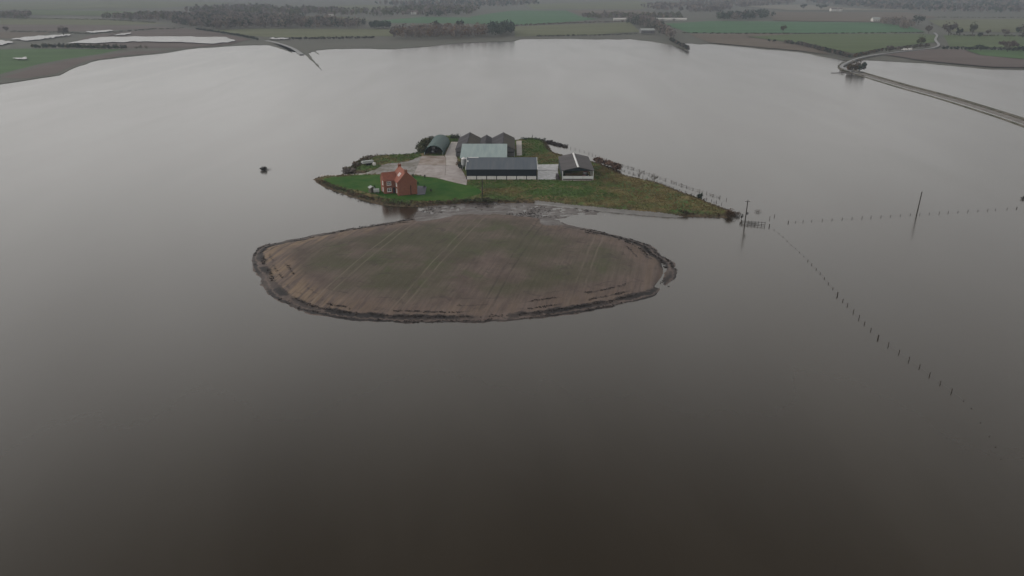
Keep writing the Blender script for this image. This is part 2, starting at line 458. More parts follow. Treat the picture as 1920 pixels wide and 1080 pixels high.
# --- shader tools for the two complicated surfaces
class NT:
    def __init__(s, name):
        s.m = bpy.data.materials.new(name); s.m.use_nodes = True
        s.n, s.l = s.m.node_tree.nodes, s.m.node_tree.links
        s.b = s.n["Principled BSDF"]; s.tc = s.n.new("ShaderNodeTexCoord")
    def inp(s, sock, v):
        if hasattr(v, "is_linked"): s.l.new(v, sock)
        elif isinstance(v, tuple) and len(v) == 3 and sock.type == 'RGBA': sock.default_value = (*v, 1)
        else: sock.default_value = v
    def noise(s, scale, detail=5, vec=None, rough=0.6, dist=0.0):
        t = s.n.new("ShaderNodeTexNoise"); t.inputs["Scale"].default_value = scale; t.inputs["Detail"].default_value = detail
        t.inputs["Roughness"].default_value = rough; t.inputs["Distortion"].default_value = dist
        s.l.new(vec if vec is not None else s.tc.outputs["Object"], t.inputs["Vector"]); return t.outputs["Fac"]
    def mapv(s, rot, scale):
        mp = s.n.new("ShaderNodeMapping"); mp.vector_type = 'TEXTURE'; scale = tuple(1 / k for k in scale); mp.inputs["Rotation"].default_value = (0, 0, rot); mp.inputs["Scale"].default_value = scale
        s.l.new(s.tc.outputs["Object"], mp.inputs["Vector"]); return mp.outputs["Vector"]
    def math(s, op, a, b=0.0, clamp=False):
        t = s.n.new("ShaderNodeMath"); t.operation = op; t.use_clamp = clamp
        s.inp(t.inputs[0], a); s.inp(t.inputs[1], b); return t.outputs[0]
    def rng(s, v, a, b, c=0.0, d=1.0):
        t = s.n.new("ShaderNodeMapRange"); t.interpolation_type = 'SMOOTHSTEP'
        s.inp(t.inputs["Value"], v)
        for k, x in (("From Min", a), ("From Max", b), ("To Min", c), ("To Max", d)): t.inputs[k].default_value = x
        return t.outputs["Result"]
    def mix(s, f, a, b):
        t = s.n.new("ShaderNodeMix"); t.data_type = 'RGBA'
        s.inp(t.inputs["Factor"], f); s.inp(t.inputs["A"], a); s.inp(t.inputs["B"], b); return t.outputs["Result"]
    def attr(s, nm):
        t = s.n.new("ShaderNodeAttribute"); t.attribute_name = nm; return t.outputs["Fac"]
    def done(s, col, rough=0.9, bump=None, strength=0.5, dist=0.15, spec=0.25):
        s.inp(s.b.inputs["Base Color"], col); s.inp(s.b.inputs["Roughness"], rough)
        s.b.inputs["Specular IOR Level"].default_value = spec
        if bump is not None:
            bp = s.n.new("ShaderNodeBump"); bp.inputs["Strength"].default_value = strength; bp.inputs["Distance"].default_value = dist
            s.l.new(bump, bp.inputs["Height"]); s.l.new(bp.outputs["Normal"], s.b.inputs["Normal"])
        return s.m

# ploughed / drilled field: tramlines at an angle, wrack rings parallel to the waterline, green crop in the middle
tp = [at2([(602, 558), (747, 433)], 1.3), at2([(760, 558), (853, 455)], 1.9), at2([(929, 532), (1014, 418)], 1.8), at2([(1075, 568), (1115, 458)], 1.5)]
tdir = np.array([p[1] - p[0] for p in tp]).mean(0); tdir /= np.linalg.norm(tdir)
tn_ = np.array([tdir[1], -tdir[0]])
offs = [float(p.mean(0) @ tn_) for p in tp]
q = NT("drilled_field")
edge = q.attr("edge"); wobn = q.attr("wobble")
sep = q.n.new("ShaderNodeSeparateXYZ"); q.l.new(q.tc.outputs["Object"], sep.inputs[0])
u = q.math('ADD', q.math('MULTIPLY', sep.outputs[0], float(tn_[0])), q.math('MULTIPLY', sep.outputs[1], float(tn_[1])))
u = q.math('ADD', u, q.math('MULTIPLY', q.noise(0.05, 2), 1.2))
col = q.mix(q.rng(q.noise(0.13, 6), 0.35, 0.65), (0.10, 0.074, 0.064), (0.148, 0.112, 0.097))
col = q.mix(q.rng(q.noise(0.03, 4), 0.42, 0.6, 0, 0.6), col, (0.165, 0.128, 0.112))
stripe = q.mapv(math.atan2(tdir[1], tdir[0]), (0.06, 1.0, 1.0))
col = q.mix(q.rng(q.noise(1.1, 4, stripe), 0.42, 0.62, 0, 0.45), col, (0.082, 0.063, 0.055))
gmask = q.math('MULTIPLY', q.rng(q.math('ADD', edge, q.math('MULTIPLY', q.noise(0.06, 4), 16.0)), 16.0, 27.0), q.rng(q.noise(0.045, 5), 0.32, 0.6))
col = q.mix(q.math('MULTIPLY', gmask, 0.7), col, (0.062, 0.066, 0.034))
col = q.mix(q.math('MULTIPLY', q.rng(q.noise(0.1, 4, dist=0.5), 0.52, 0.68), q.rng(edge, 11.0, 19.0, 0, 0.5)), col, (0.066, 0.084, 0.034))
col = q.mix(q.math('MULTIPLY', q.rng(q.noise(0.2, 6, dist=0.8), 0.55, 0.7), 0.5), col, (0.05, 0.04, 0.037))
col = q.mix(q.rng(q.noise(2.5, 5), 0.5, 0.75, 0, 0.35), col, (0.17, 0.135, 0.115))
# tan band of silt washed up on the left end
tan = q.math('MULTIPLY', q.rng(q.math('ADD', edge, q.math('MULTIPLY', q.noise(0.5, 4), 3.0)), 3.6, 5.0), q.rng(edge, 13.0, 6.0))
tan = q.math('MULTIPLY', tan, q.rng(sep.outputs[0], -30.0, -62.0, 0.25, 1.0))
tan = q.math('MULTIPLY', tan, q.rng(q.noise(0.7, 4, stripe), 0.4, 0.58))
col = q.mix(q.math('MULTIPLY', tan, 0.75), col, (0.25, 0.18, 0.118))
for k, o_ in enumerate(offs):
    for sgn in (-1, 1):
        dline = q.math('ABSOLUTE', q.math('SUBTRACT', u, o_ + 0.6 + sgn * 1.25))
        ln = q.math('MULTIPLY', q.rng(dline, 0.42, 0.1), q.rng(q.noise(0.09, 4), 0.34, 0.6, 0.06, 0.42))
        col = q.mix(ln, col, (0.03, 0.028, 0.025) if k == 2 else (0.2, 0.165, 0.135))
# wrack rings
we = q.math('ADD', edge, q.math('MULTIPLY', wobn, 0.5))
we = q.math('ADD', we, q.math('MULTIPLY', q.math('SUBTRACT', q.noise(0.8, 5), 0.5), 2.2))
for a_, w_, s_, nz in ((0.2, 0.8, 0.95, 0.0), (2.1, 1.3, 0.98, 0.44), (3.1, 0.7, 0.8, 0.5), (5.0, 0.5, 0.6, 0.55), (8.2, 0.4, 0.6, 0.56), (11.5, 0.35, 0.4, 0.58)):
    ring = q.rng(q.math('ABSOLUTE', q.math('SUBTRACT', we, a_)), w_, w_ * 0.35)
    ring = q.math('MULTIPLY', ring, q.rng(q.noise(0.07, 4), 0.36, 0.58, s_ * 0.5, s_))
    if nz: ring = q.math('MULTIPLY', ring, q.rng(q.noise(0.11, 3), nz - 0.06, nz + 0.04))
    col = q.mix(ring, col, (0.02, 0.0175, 0.018))
wet = q.rng(edge, 0.5, 6.0, 0.7, 0.95)
M['field'] = q.done(col, wet, q.noise(1.3, 5, stripe), 0.6, 0.2)

# rough grass, brambles and bare bank on the island
q = NT("rough_grass")
edge = q.attr("edge")
n1, n2, n3 = q.noise(0.09, 6, dist=0.4), q.noise(0.28, 5), q.noise(1.2, 5)
col = q.mix(q.rng(n1, 0.42, 0.6), (0.075, 0.14, 0.04), (0.19, 0.15, 0.07))
col = q.mix(q.rng(n2, 0.5, 0.66, 0, 0.8), col, (0.062, 0.06, 0.034))
col = q.mix(q.rng(n3, 0.5, 0.7, 0, 0.5), col, (0.16, 0.13, 0.075))
bank = q.rng(q.math('ADD', edge, q.math('MULTIPLY', n2, 3.0)), 5.2, 2.2)
col = q.mix(q.math('MULTIPLY', bank, 0.9), col, q.mix(q.rng(n3, 0.4, 0.6), (0.052, 0.042, 0.035), (0.13, 0.09, 0.06)))
M['rough'] = q.done(col, 0.95, n3, 0.9, 0.4, 0.1)
q = NT("rubble")
n1, n2 = q.noise(0.16, 6, dist=0.5), q.noise(0.8, 6)
col = q.mix(q.rng(n1, 0.4, 0.6), (0.2, 0.185, 0.16), (0.30, 0.285, 0.275))
col = q.mix(q.rng(n2, 0.52, 0.66, 0, 0.8), col, (0.11, 0.095, 0.07))
M['rubble'] = q.done(col, 0.85, n2, 0.8, 0.3)
q = NT("wet_mud")
n1, n2 = q.noise(0.3, 6, q.mapv(R(20), (0.5, 1.4, 1))), q.noise(1.0, 5)
col = q.mix(q.rng(n1, 0.4, 0.6), (0.085, 0.07, 0.064), (0.125, 0.11, 0.104))
col = q.mix(q.rng(n2, 0.55, 0.68, 0, 0.9), col, (0.04, 0.035, 0.034))
M['wetmud'] = q.done(col, q.rng(n1, 0.35, 0.65, 0.35, 0.8), n2, 0.5, 0.15, 0.4)

zone_mesh("rough_ground", 0, M['rough'], "rough grassy ground of the farm island")
zone_mesh("lawn", 1, M['lawn'], "bright green mown lawn round the brick house")
zone_mesh("ploughed_field", 2, M['field'], "oval brown field mound with wheel tracks standing out of the flood")
zone_mesh("mud_flat", 3, M['wetmud'], "wet grey mud joining the field to the farm")
zone_mesh("rubble_ground", 4, M['rubble'], "pale rubble and hardcore behind the brick house")
zone_mesh("track", 5, M['road'], "narrow grey track along the island's front bank")

# concrete yards: slabs butted with joints
def slabs(name, label, polys, z=1.38):
    t = thing(name, label, None, (*at(*polys[0][0][0], z)[:2], 0)); t["kind"] = "structure"
    o = Vector(t.location)
    for pts, m in polys:
        w = [at(x, y, z) - o for x, y in pts]
        c = sum(w, Vector()) / len(w)
        w = [p + (c - p).normalized() * 0.015 for p in w]
        b = MB(); n = len(w)
        b.add([(p.x, p.y, z) for p in w] + [(p.x, p.y, z - 0.9) for p in w],
              [tuple(range(n))] + [(i, (i + 1) % n, n + (i + 1) % n, n + i) for i in range(n)])
        b.build("slab", m, t)
slabs("concrete_yard", "pale pinkish concrete farmyard between the house lawn and the arched barn", [
    ([(776, 326.5), (784, 309), (836, 310), (834, 329), (820, 333), (798, 330.5)], M['concrete']),
    ([(784, 308.6), (791, 292), (832, 292), (835.8, 296), (836, 309.6)], M['concrete4']),
    ([(834.6, 329), (836.4, 310), (862, 311), (876, 337), (874.5, 346.5), (850, 341), (820.6, 333.4)], M['concrete']),
    ([(836.4, 309.6), (836.2, 296), (834, 291), (856, 291), (857, 297), (861, 310.6)], M['concrete2']),
    ([(834.5, 290.6), (846, 266), (858.5, 266), (856, 290.6)], M['concrete2'])])
slabs("concrete_yard", "wet white concrete apron between the dark shed and the open-fronted shed", [
    ([(1008, 308.5), (1047, 308), (1046, 319), (1008, 319.5)], M['concrete3']),
    ([(1008, 320), (1046, 319.4), (1047, 336), (1008, 336.5)], M['concrete3'])])
slabs("concrete_path", "short pale concrete strip beside the right back barn", [([(969, 291), (968, 264), (978, 264), (978.5, 291)], M['concrete2'])])
slabs("patio", "dark slate patio beside the brick house's right wall", [([(781, 365), (783, 348), (800, 350), (797, 364)], M['patio'])], 1.34)

# ------------------------------------------------------------------ far shore
def jitter(px, n=4, amp=0.8, seed=1):
    g = np.random.default_rng(seed); out = []
    for i in range(len(px) - 1):
        a, b = np.array(px[i], float), np.array(px[i + 1], float)
        for k in range(n):
            out.append(a + (b - a) * k / n + (g.normal(size=2) * (amp, amp * 0.35) if k else 0))
    out.append(np.array(px[-1], float)); return out

def poly_obj(name, pts, z, m, label=None, skirt=0.0):
    """flat polygon at height z from world xy points"""
    b = MB(); n = len(pts)
    b.add([(p[0], p[1], z) for p in pts], [tuple(range(n))])
    if skirt:
        b.add([(p[0], p[1], z) for p in pts] + [(p[0], p[1], z - skirt) for p in pts], [(i, (i + 1) % n, n + (i + 1) % n, n + i) for i in range(n)])
    me = bpy.data.meshes.new(name); me.from_pydata(b.v, [], b.f); me.update()
    me.materials.append(m)
    import bmesh
    bm = bmesh.new(); bm.from_mesh(me)
    bmesh.ops.triangulate(bm, faces=[f for f in bm.faces if len(f.verts) > 4])
    for f in bm.faces:
        f.normal_update()
        if abs(f.normal.z) > 0.5 and f.normal.z < 0: f.normal_flip()
    bm.to_mesh(me); bm.free()
    return tag(link(name, me), label, kind="structure")

SH = [(-420, 240), (-200, 190), (0, 157), (60, 148), (112, 140), (140, 126), (170, 115.5), (230, 106.5), (290, 101), (350, 92), (420, 86.5), (480, 84), (505, 84),
      (525, 90), (548, 99), (540, 94), (524, 86.5), (512, 81.5), (540, 85), (558, 93), (572, 102), (586, 114), (596, 124), (603, 131), (592, 118), (584, 106), (578, 99),
      (588, 96), (598, 101), (590, 94), (612, 92), (660, 90.5), (740, 91.5), (800, 87), (860, 80.5), (960, 77.5), (976, 73), (1040, 72), (1120, 73.5), (1180, 72.5),
      (1215, 76.5), (1240, 80), (1262, 85), (1290, 94), (1294, 92), (1280, 80.5), (1330, 81.5), (1390, 86), (1440, 92.5), (1500, 97), (1530, 103), (1568, 109), (1592, 113),
      (1622, 112), (1660, 114), (1740, 118), (1800, 124), (1860, 129), (1920, 130), (2100, 136), (2500, 150)]
shore = [tuple(at(x, y, 0.35)[:2]) for x, y in jitter(SH, 3, 1.2)]
land = poly_obj("far_land", shore + [(4900, shore[-1][1]), (4900, 7100), (-4900, 7100), (-4900, shore[0][1])], 0.35, M['land'], "flat farmland beyond the flood", 0.8)

def fmat(c, c2=None):
    c = tuple(0.88 * x * 1.25 + 0.12 * 0.13 for x in c)  # lightened and greyed: distance haze put into the field colour
    c2 = c2 or tuple(x * 0.78 for x in c)
    return mat("field_hazed", c, 0.95, noise=(c2, 0.02, 0.16), spec=0.1, streak=(4, 1, 1))
G1, G2, G3 = (0.062, 0.125, 0.04), (0.085, 0.12, 0.045), (0.055, 0.14, 0.062)
BR, PB, OL, PL = (0.13, 0.105, 0.08), (0.125, 0.10, 0.09), (0.125, 0.135, 0.07), (0.2, 0.185, 0.15)
fields = [
 ([(-60, 95), (50, 91), (140, 92), (235, 92), (190, 101), (120, 111), (70, 121), (0, 139), (-60, 148)], G1, "green field on the left shore"),
 ([(0, 146), (70, 126), (130, 113), (200, 103), (250, 96), (300, 96), (345, 92), (280, 100.5), (225, 105), (165, 114), (130, 126), (105, 138), (50, 147)], PB, "strip of brown mud on the left shore"),
 ([(-60, 34), (180, 36), (320, 44), (230, 47), (0, 46), (-60, 45)], OL, "olive field behind the left pools"),
 ([(-60, 46.5), (230, 47.5), (345, 52), (160, 59), (100, 58.5), (-60, 56)], PB, "brown field behind the left pools"),
 ([(-60, 58.5), (100, 60), (80, 66), (20, 72), (-60, 72)], BR, "dark brown field at the left edge"),
 ([(170, 66), (250, 58), (345, 53.5), (400, 60), (470, 74), (430, 84), (350, 90), (240, 90), (120, 88)], PB, "soaked brown field round the long pool"),
 ([(385, 57), (480, 54), (730, 54.5), (738, 68), (560, 70), (480, 68.5)], OL, "olive field below the big wood"),
 ([(690, 43), (735, 37), (790, 32), (880, 33), (958, 38), (958, 47), (860, 44)], G3, "green field behind the plantation"),
 ([(880, 32), (960, 20), (1062, 20), (1085, 30), (1120, 36), (1010, 46), (962, 47)], G3, "green field right of the plantation"),
 ([(964, 50), (1180, 42), (1200, 60), (1100, 66), (966, 69)], OL, "grey green field behind the centre shore"),
 ([(985, 8), (1200, 2), (1240, 10), (1200, 18), (1090, 17), (1000, 17)], OL, "pale field far behind the centre"),
 ([(1060, 19), (1200, 20), (1240, 28), (1180, 34), (1110, 32)], BR, "brownish field far behind the centre"),
 ([(1242, 45), (1330, 40), (1640, 43), (1700, 48), (1735, 60), (1600, 62.5), (1292, 62)], G3, "long bluish green field on the right"),
 ([(1400, 69), (1500, 64.5), (1735, 64), (1760, 68), (1755, 80), (1650, 92), (1600, 101), (1525, 84), (1470, 78.5)], G2, "yellowish green field above the junction"),
 ([(1292, 64.5), (1490, 64.5), (1395, 70), (1470, 80), (1520, 88), (1560, 104), (1500, 96), (1440, 91), (1330, 80.5)], BR, "brown field edge at the right shore"),
 ([(1768, 66), (2050, 68), (2050, 92), (1920, 91), (1780, 88)], G2, "green meadow at the right edge"),
 ([(1740, 38), (1920, 36), (2050, 40), (2050, 62), (1780, 60)], OL, "olive pasture at the right edge"),
 ([(1810, 94), (1925, 95), (2060, 97), (2060, 116), (1920, 112), (1840, 105)], G1, "green field by the right shore"),
 ([(1660, 104), (1740, 94), (1805, 94), (1835, 105), (1920, 113), (2060, 118), (2060, 134), (1920, 128), (1860, 127), (1740, 116)], PB, "brown ploughed ground by the right shore"),
 ([(1440, 23), (1700, 24), (1760, 33), (1640, 42), (1450, 39)], BR, "grey brown field below the far right wood"),
 ([(-100, 4), (250, 2), (440, 6), (300, 16), (60, 18), (-100, 20)], OL, "hazy far field at the top left"),
 ([(60, 19), (220, 21), (300, 26), (180, 30), (40, 28)], G2, "hazy green strip at the top left"),
 ([(1390, 12), (1500, 9), (1640, 18), (1760, 20), (1600, 20), (1480, 20)], PL, "pale stubble field on the far right"),
 ([(580, 14), (700, 10), (760, 14), (690, 20), (600, 22)], OL, "hazy far field above the big wood"),
 ([(480, 36), (560, 31), (660, 33), (700, 40), (640, 38), (540, 38)], OL, "pale green glade above the big wood"),
]
for i, (p, c, lab) in enumerate(fields):
    poly_obj("field", [tuple(at(x, y, 0.4)[:2]) for x, y in jitter(p + [p[0]], 3, 0.7, i)][:-1], 0.42 + 0.05 * i, fmat(c), lab)

def pool(pts, lab, i):
    poly_obj("flood_pool", [tuple(at(x, y, 0.5)[:2]) for x, y in jitter(pts + [pts[0]], 6, 1.7, 50 + i)][:-1], 1.9 + 0.02 * i, M['water'], lab)
for i, (p, lab) in enumerate([
    ([(20, 75), (45, 71), (110, 67), (136, 66), (112, 70), (80, 75), (50, 78)], "flood pool beside the lone tree on the left"),
    ([(-40, 80), (5, 77), (26, 81), (0, 86), (-40, 87)], "flood pool at the left edge"),
    ([(125, 83), (160, 76), (185, 71.5), (320, 70), (425, 71), (440, 79), (400, 84), (340, 80.5), (260, 80), (190, 82)], "long bright flood pool behind the left shore"),
    ([(160, 61), (178, 59), (212, 58), (200, 61), (178, 63)], "small thin flood pool far left"),
    ([(200, 67), (245, 63), (250, 64), (222, 67.5)], "thin flood pool above the long pool"),
    ([(505, 73.5), (541, 72.5), (541, 75), (515, 75.5)], "small pale flood pool by the mud spit"),
    ([(24, 111), (50, 109), (52, 112.5), (30, 113)], "puddle in the left green field")]):
    pool(p, lab, i)

def ribbon(name, pts, w, z, m, label, zz=None, widths=None):
    P = [Vector((*at(x, y, z)[:2], z)) for x, y in pts]
    # resample smoothly
    Q = []
    for i in range(len(P) - 1):
        p0, p1, p2, p3 = P[max(i - 1, 0)], P[i], P[i + 1], P[min(i + 2, len(P) - 1)]
        for k in range(6):
            t = k / 6
            Q.append(0.5 * ((2 * p1) + (p2 - p0) * t + (2 * p0 - 5 * p1 + 4 * p2 - p3) * t * t + (3 * p1 - p0 - 3 * p2 + p3) * t ** 3))
    Q.append(P[-1])
    b = MB(); L = []; Rr = []
    for i, p in enumerate(Q):
        d = (Q[min(i + 1, len(Q) - 1)] - Q[max(i - 1, 0)]); d.z = 0; d.normalize()
        nrm = Vector((d.y, -d.x, 0)); ww = w * (0.8 + 0.4 * random.random()) if w < 3 else w
        L.append(p - nrm * ww / 2); Rr.append(p + nrm * ww / 2)
    n = len(Q)
    b.add([(*p[:2], z) for p in L] + [(*p[:2], z) for p in Rr], [(i, n + i, n + i + 1, i + 1) for i in range(n - 1)])
    b.add([(*p[:2], z) for p in L] + [(*p[:2], z - 0.8) for p in L], [(i, n + i, n + i + 1, i + 1) for i in range(n - 1)])
    b.add([(*p[:2], z) for p in Rr] + [(*p[:2], z - 0.8) for p in Rr], [(i, n + i, n + i + 1, i + 1) for i in range(n - 1)])
    return tag(b.build(name, m), label, kind="structure")
CW = [(1592, 131), (1612, 137), (1650, 148.5), (1700, 163), (1760, 179), (1830, 200), (1925, 231), (2060, 282)]
ribbon("road", CW, 5.4, 0.12, M['causeway'], "causeway road crossing the flood on the right")
ribbon("grass_verge", [(x + 6.5 + (i * 1.5), y - 1.2 - i * 0.1) for i, (x, y) in enumerate(CW)], 3.0, 0.4, M['verge'], "dark grass verge on the causeway's far side")
ribbon("grass_verge", [(x - 6 - (i * 1.4), y + 1.0 + i * 0.1) for i, (x, y) in enumerate(CW)], 1.7, 0.35, M['verge'], "dark grass verge on the causeway's near side")
ribbon("road", [(1600, 133), (1584, 128), (1578, 123), (1590, 116), (1612, 108), (1650, 101), (1700, 95), (1745, 90), (1760, 84), (1754, 74), (1757, 66), (1752, 61)], 3.0, 2.0, M['farroad'], "pale lane winding inland from the flood's right shore")
ribbon("grass_verge", [(1592, 133.5), (1576, 128), (1573, 122), (1585, 115)], 1.6, 0.6, M['verge'], "grass verge on the bend of the lane")
ribbon("mud_bank", [(1560, 136.5), (1580, 136), (1600, 137)], 3.0, 0.3, M['mud'], "low dark mud bank left of the lane bend")
ribbon("road", [(500, 76), (520, 80), (548, 90), (566, 102)], 5.0, 0.7, M['farroad'], "pale track on the mud spit at the left shore")
ribbon("mud_bank", [(600, 330), (640, 329), (690, 326.5)], 3.2, 0.9, M['concrete2'], "pale path along the back of the lawn")

# ------------------------------------------------------------------ vegetation builders
def veg_tint(idx, n, cols, seed, var=0.25):
    g = np.random.default_rng(seed)
    cols = np.asarray(cols, float)
    c = cols[g.integers(0, len(cols), n)] * (1 + var * (g.random((n, 1)) * 2 - 1))
    return c[idx]

BARE = [(0.13, 0.11, 0.10), (0.11, 0.098, 0.093), (0.145, 0.12, 0.10)]
DARK = [(0.035, 0.052, 0.04), (0.045, 0.058, 0.042), (0.03, 0.044, 0.038)]
OLIVE = [(0.075, 0.08, 0.045), (0.09, 0.088, 0.05), (0.065, 0.075, 0.042)]
RUST = [(0.12, 0.075, 0.045), (0.095, 0.066, 0.045), (0.11, 0.085, 0.055)]

def wood(name, label, px, spacing, height, cols, n=26, size=1.6, seed=0, z=1.6):
    poly = at2(px, z); x0, y0 = poly.min(0); x1, y1 = poly.max(0)
    g = np.random.default_rng(seed)
    cnt = int((x1 - x0) * (y1 - y0) / spacing ** 2)
    P = np.stack([g.uniform(x0, x1, cnt), g.uniform(y0, y1, cnt)], 1)
    P = P[inside(poly, P[:, 0], P[:, 1])]
    hh = height * (0.65 + 0.55 * g.random(len(P))) * (0.8 + 0.4 * vnoise(P[:, 0], P[:, 1], 60, seed))
    rad = np.stack([hh * 0.32, hh * 0.32, hh * 0.42], 1)
    cen = np.concatenate([P, (z + hh * 0.55)[:, None]], 1)
    v, f, idx = clumps(cen, rad, n, size * hh / height, seed, 0.7)
    o = np_mesh(name, v, f, M['veg'], tint=veg_tint(idx, len(P), np.asarray(cols) * 1.35, seed))  # tints lightened, so haze over the far woods is put into their colour
    return tag(o, label, "wood", kind="stuff")

def tree(name, label, px, py, hpx, cols, wide=0.35, group=None, z=None, seed=0, dens=170, trunk=0.32, pos=None, height=None, conifer=False, flat=0.5, leaf=0.05):
    z = 2.0 if z is None else z
    p = at(px, py, z) if pos is None else Vector(pos)
    z = p.z
    if height is None:      # metres from the pixel height at that ground distance
        q0 = at(px, py - hpx, z)
        height = (CAM_H - z) * (1 - p.y / q0.y)
    t = thing(name, label, "tree", p, 0, group)
    g = random.Random(seed * 31 + 5)
    tr = MB(); h = height
    tr.tube((0, 0, -0.6), (0, 0, h * 0.55), h * 0.026, h * 0.014, 6)
    tips = []
    for k in range(9):
        a = k * 2.4 + g.random(); s_ = h * (trunk + 0.2 * g.random() * (k / 9))
        e = Vector((math.cos(a) * h * wide * (0.5 + 0.4 * g.random()), math.sin(a) * h * wide * (0.5 + 0.4 * g.random()), min(s_ + h * (0.2 + 0.3 * g.random()), h * 0.92)))
        tr.tube((0, 0, s_), e, h * 0.011, h * 0.004, 5)
        tips.append(e)
    tr.build("trunk", M['bark'], t)
    cz = h * (1 + trunk) / 2
    cen = [(0, 0, cz)] + [tuple(e) for e in tips]
    rad = [(h * wide, h * wide, h * (1 - trunk) / 2)] + [(h * wide * 0.42,) * 2 + (h * 0.14,)] * len(tips)
    if conifer:
        cen = [(0, 0, h * (0.16 + 0.1 * k)) for k in range(9)]
        rad = [(h * wide * (1 - k / 9.5),) * 2 + (h * 0.08,) for k in range(9)]
    v, f, idx = clumps(cen, rad, max(dens // len(cen), 12), h * leaf, seed, flat, 0.3)
    np_mesh("crown", v, f, M['veg'], t, veg_tint(idx, len(cen), cols, seed))
    return t

def shrub(name, label, px, py, w, h, cols, cat="shrub", z=None, seed=0, n=160, group=None, pos=None):
    if pos is None:
        p = at(px, py, 1.0)
        zz = H_at(p.x, p.y) if z is None else z
        p = at(px, py, zz)
    else: p = Vector(pos)
    t = thing(name, label, cat, p, 0, group)
    g = np.random.default_rng(seed)
    cen = np.stack([g.uniform(-w * .3, w * .3, 6), g.uniform(-w * .25, w * .25, 6), h * g.uniform(.2, .58, 6)], 1)
    cen[0] = (0, 0, h * 0.42)
    rad = np.tile([w * 0.26, w * 0.24, h * 0.36], (6, 1)); rad[0] = (w * .4, w * .36, h * .48)
    v, f, idx = clumps(cen, rad, n // 3, min(w, h) * 0.085, seed, 0.6, 0.25)
    v[:, 2] = np.maximum(v[:, 2], 0.02)
    np_mesh("foliage", v, f, M['veg'], t, veg_tint(idx, 6, cols, seed))
    st = MB()
    for k in range(4):
        a = k * 1.7
        st.tube((0.05 * math.cos(a), 0.05 * math.sin(a), -0.3), (w * .2 * math.cos(a), w * .2 * math.sin(a), h * .55), 0.05, 0.02, 5)
    st.build("stem", M['bark'], t)
    return t

def hedge(label, pts, w, h, cols, step=1.6, z=0.5, seed=0, name="hedge", gap=0.0, n=16, sz=0.13):
    P = [at(x, y, z) for x, y in pts]
    t = thing(name, label, "hedge", P[0])
    g = np.random.default_rng(seed); cen = []; rad = []
    for a, b in zip(P[:-1], P[1:]):
        L = (b - a).length; k = max(int(L / step), 2)
        for i in range(k):
            if g.random() < gap: continue
            p = a.lerp(b, (i + g.random()) / k) - P[0]
            s = 0.65 + 0.7 * g.random()
            cen.append((p.x + g.normal() * w * .2, p.y + g.normal() * w * .2, h * s * 0.5)); rad.append((max(w * .5, step * .7), max(w * .5, step * .5), h * s * 0.5))
    v, f, idx = clumps(cen, rad, n * 2, max(h, w) * sz, seed, 0.6, 0.3)
    v[:, 2] = np.maximum(v[:, 2], -0.3)
    np_mesh("foliage", v, f, M['veg'], t, veg_tint(idx, len(cen), cols, seed))
    return t

# ------------------------------------------------------------------ far woods (each reads as one mass)
wood("woodland", "big bare wood beyond the left pools", [(325, 46), (345, 40), (300, 33), (420, 28), (560, 38), (690, 46), (672, 53), (480, 53), (400, 56), (372, 52)], 11, 14, BARE + DARK[:1], 26, 1.7, 1)
wood("woodland", "hazy wood far left above the big wood", [(190, 35), (270, 30), (330, 30), (330, 40), (240, 38)], 12, 12, BARE + OLIVE, 22, 1.8, 2)
wood("woodland", "dark plantation on the far shore, bare trees at its left", [(738, 71), (745, 62), (800, 58), (915, 58), (915, 68), (870, 71), (760, 73)], 8.5, 13, BARE + BARE + RUST, 34, 1.2, 3)
wood("woodland", "evergreen end of the far shore plantation", [(915, 68), (918, 58), (958, 58), (962, 66), (940, 69)], 8, 17, DARK, 44, 1.3, 4)
wood("woodland", "dark conifer block left of the plantation", [(693, 53.5), (694, 50), (730, 50), (731, 53.5)], 6, 10.5, DARK, 40, 1.1, 5)
wood("woodland", "grey clump of bare trees round the far grey barn", [(1172, 44), (1180, 38), (1212, 37), (1232, 45), (1246, 58), (1262, 73), (1254, 74), (1232, 62), (1206, 52)], 8.5, 13, BARE + DARK[:1], 34, 1.2, 6)
wood("woodland", "hazy woods along the top left horizon", [(330, 22), (470, 12), (560, 18), (700, 22), (800, 14), (900, 16), (880, 28), (780, 30), (690, 30), (560, 28), (440, 26)], 21, 13, BARE + OLIVE, 16, 3.0, 7)
wood("woodland", "hazy wood behind the centre fields", [(790, 33), (850, 24), (842, 31)], 14, 14, DARK + BARE, 24, 2.0, 8)
wood("woodland", "hazy wood on the top centre horizon", [(700, 8), (860, 4), (1000, 3), (1012, 8), (960, 12), (760, 12)], 34, 14, BARE + DARK[:1], 14, 4.2, 9)
wood("woodland", "dark block of wood left of the long green field", [(1340, 37), (1345, 31), (1430, 28), (1452, 32), (1400, 38)], 13, 13, DARK + BARE[:1], 26, 1.9, 10)
wood("woodland", "belt of bare trees behind the pale sheds", [(1090, 33), (1130, 28), (1275, 30), (1280, 36), (1200, 33), (1110, 36)], 13, 10, BARE + OLIVE, 24, 1.7, 11)
wood("woodland", "dark wooded ridge across the top right horizon", [(1640, 16), (1560, 9), (1500, 4), (1560, 1), (2080, 0), (2080, 24), (1920, 24), (1760, 22)], 26, 15, DARK + BARE, 16, 3.6, 12)
wood("woodland", "hazy wood along the top right of centre", [(1200, 12), (1300, 4), (1500, 2), (1480, 8), (1390, 14), (1340, 24), (1230, 20)], 30, 12, BARE, 15, 3.6, 13)
wood("woodland", "trees round the far farmstead on the right", [(1655, 47), (1650, 42), (1690, 41), (1712, 46), (1712, 56), (1690, 58), (1683, 50)], 10, 11, BARE, 30, 1.3, 14)
wood("woodland", "hazy wood at the far left edge", [(-40, 30), (10, 26), (60, 27), (50, 36), (-40, 36)], 15, 11, BARE + OLIVE, 22, 1.9, 15)

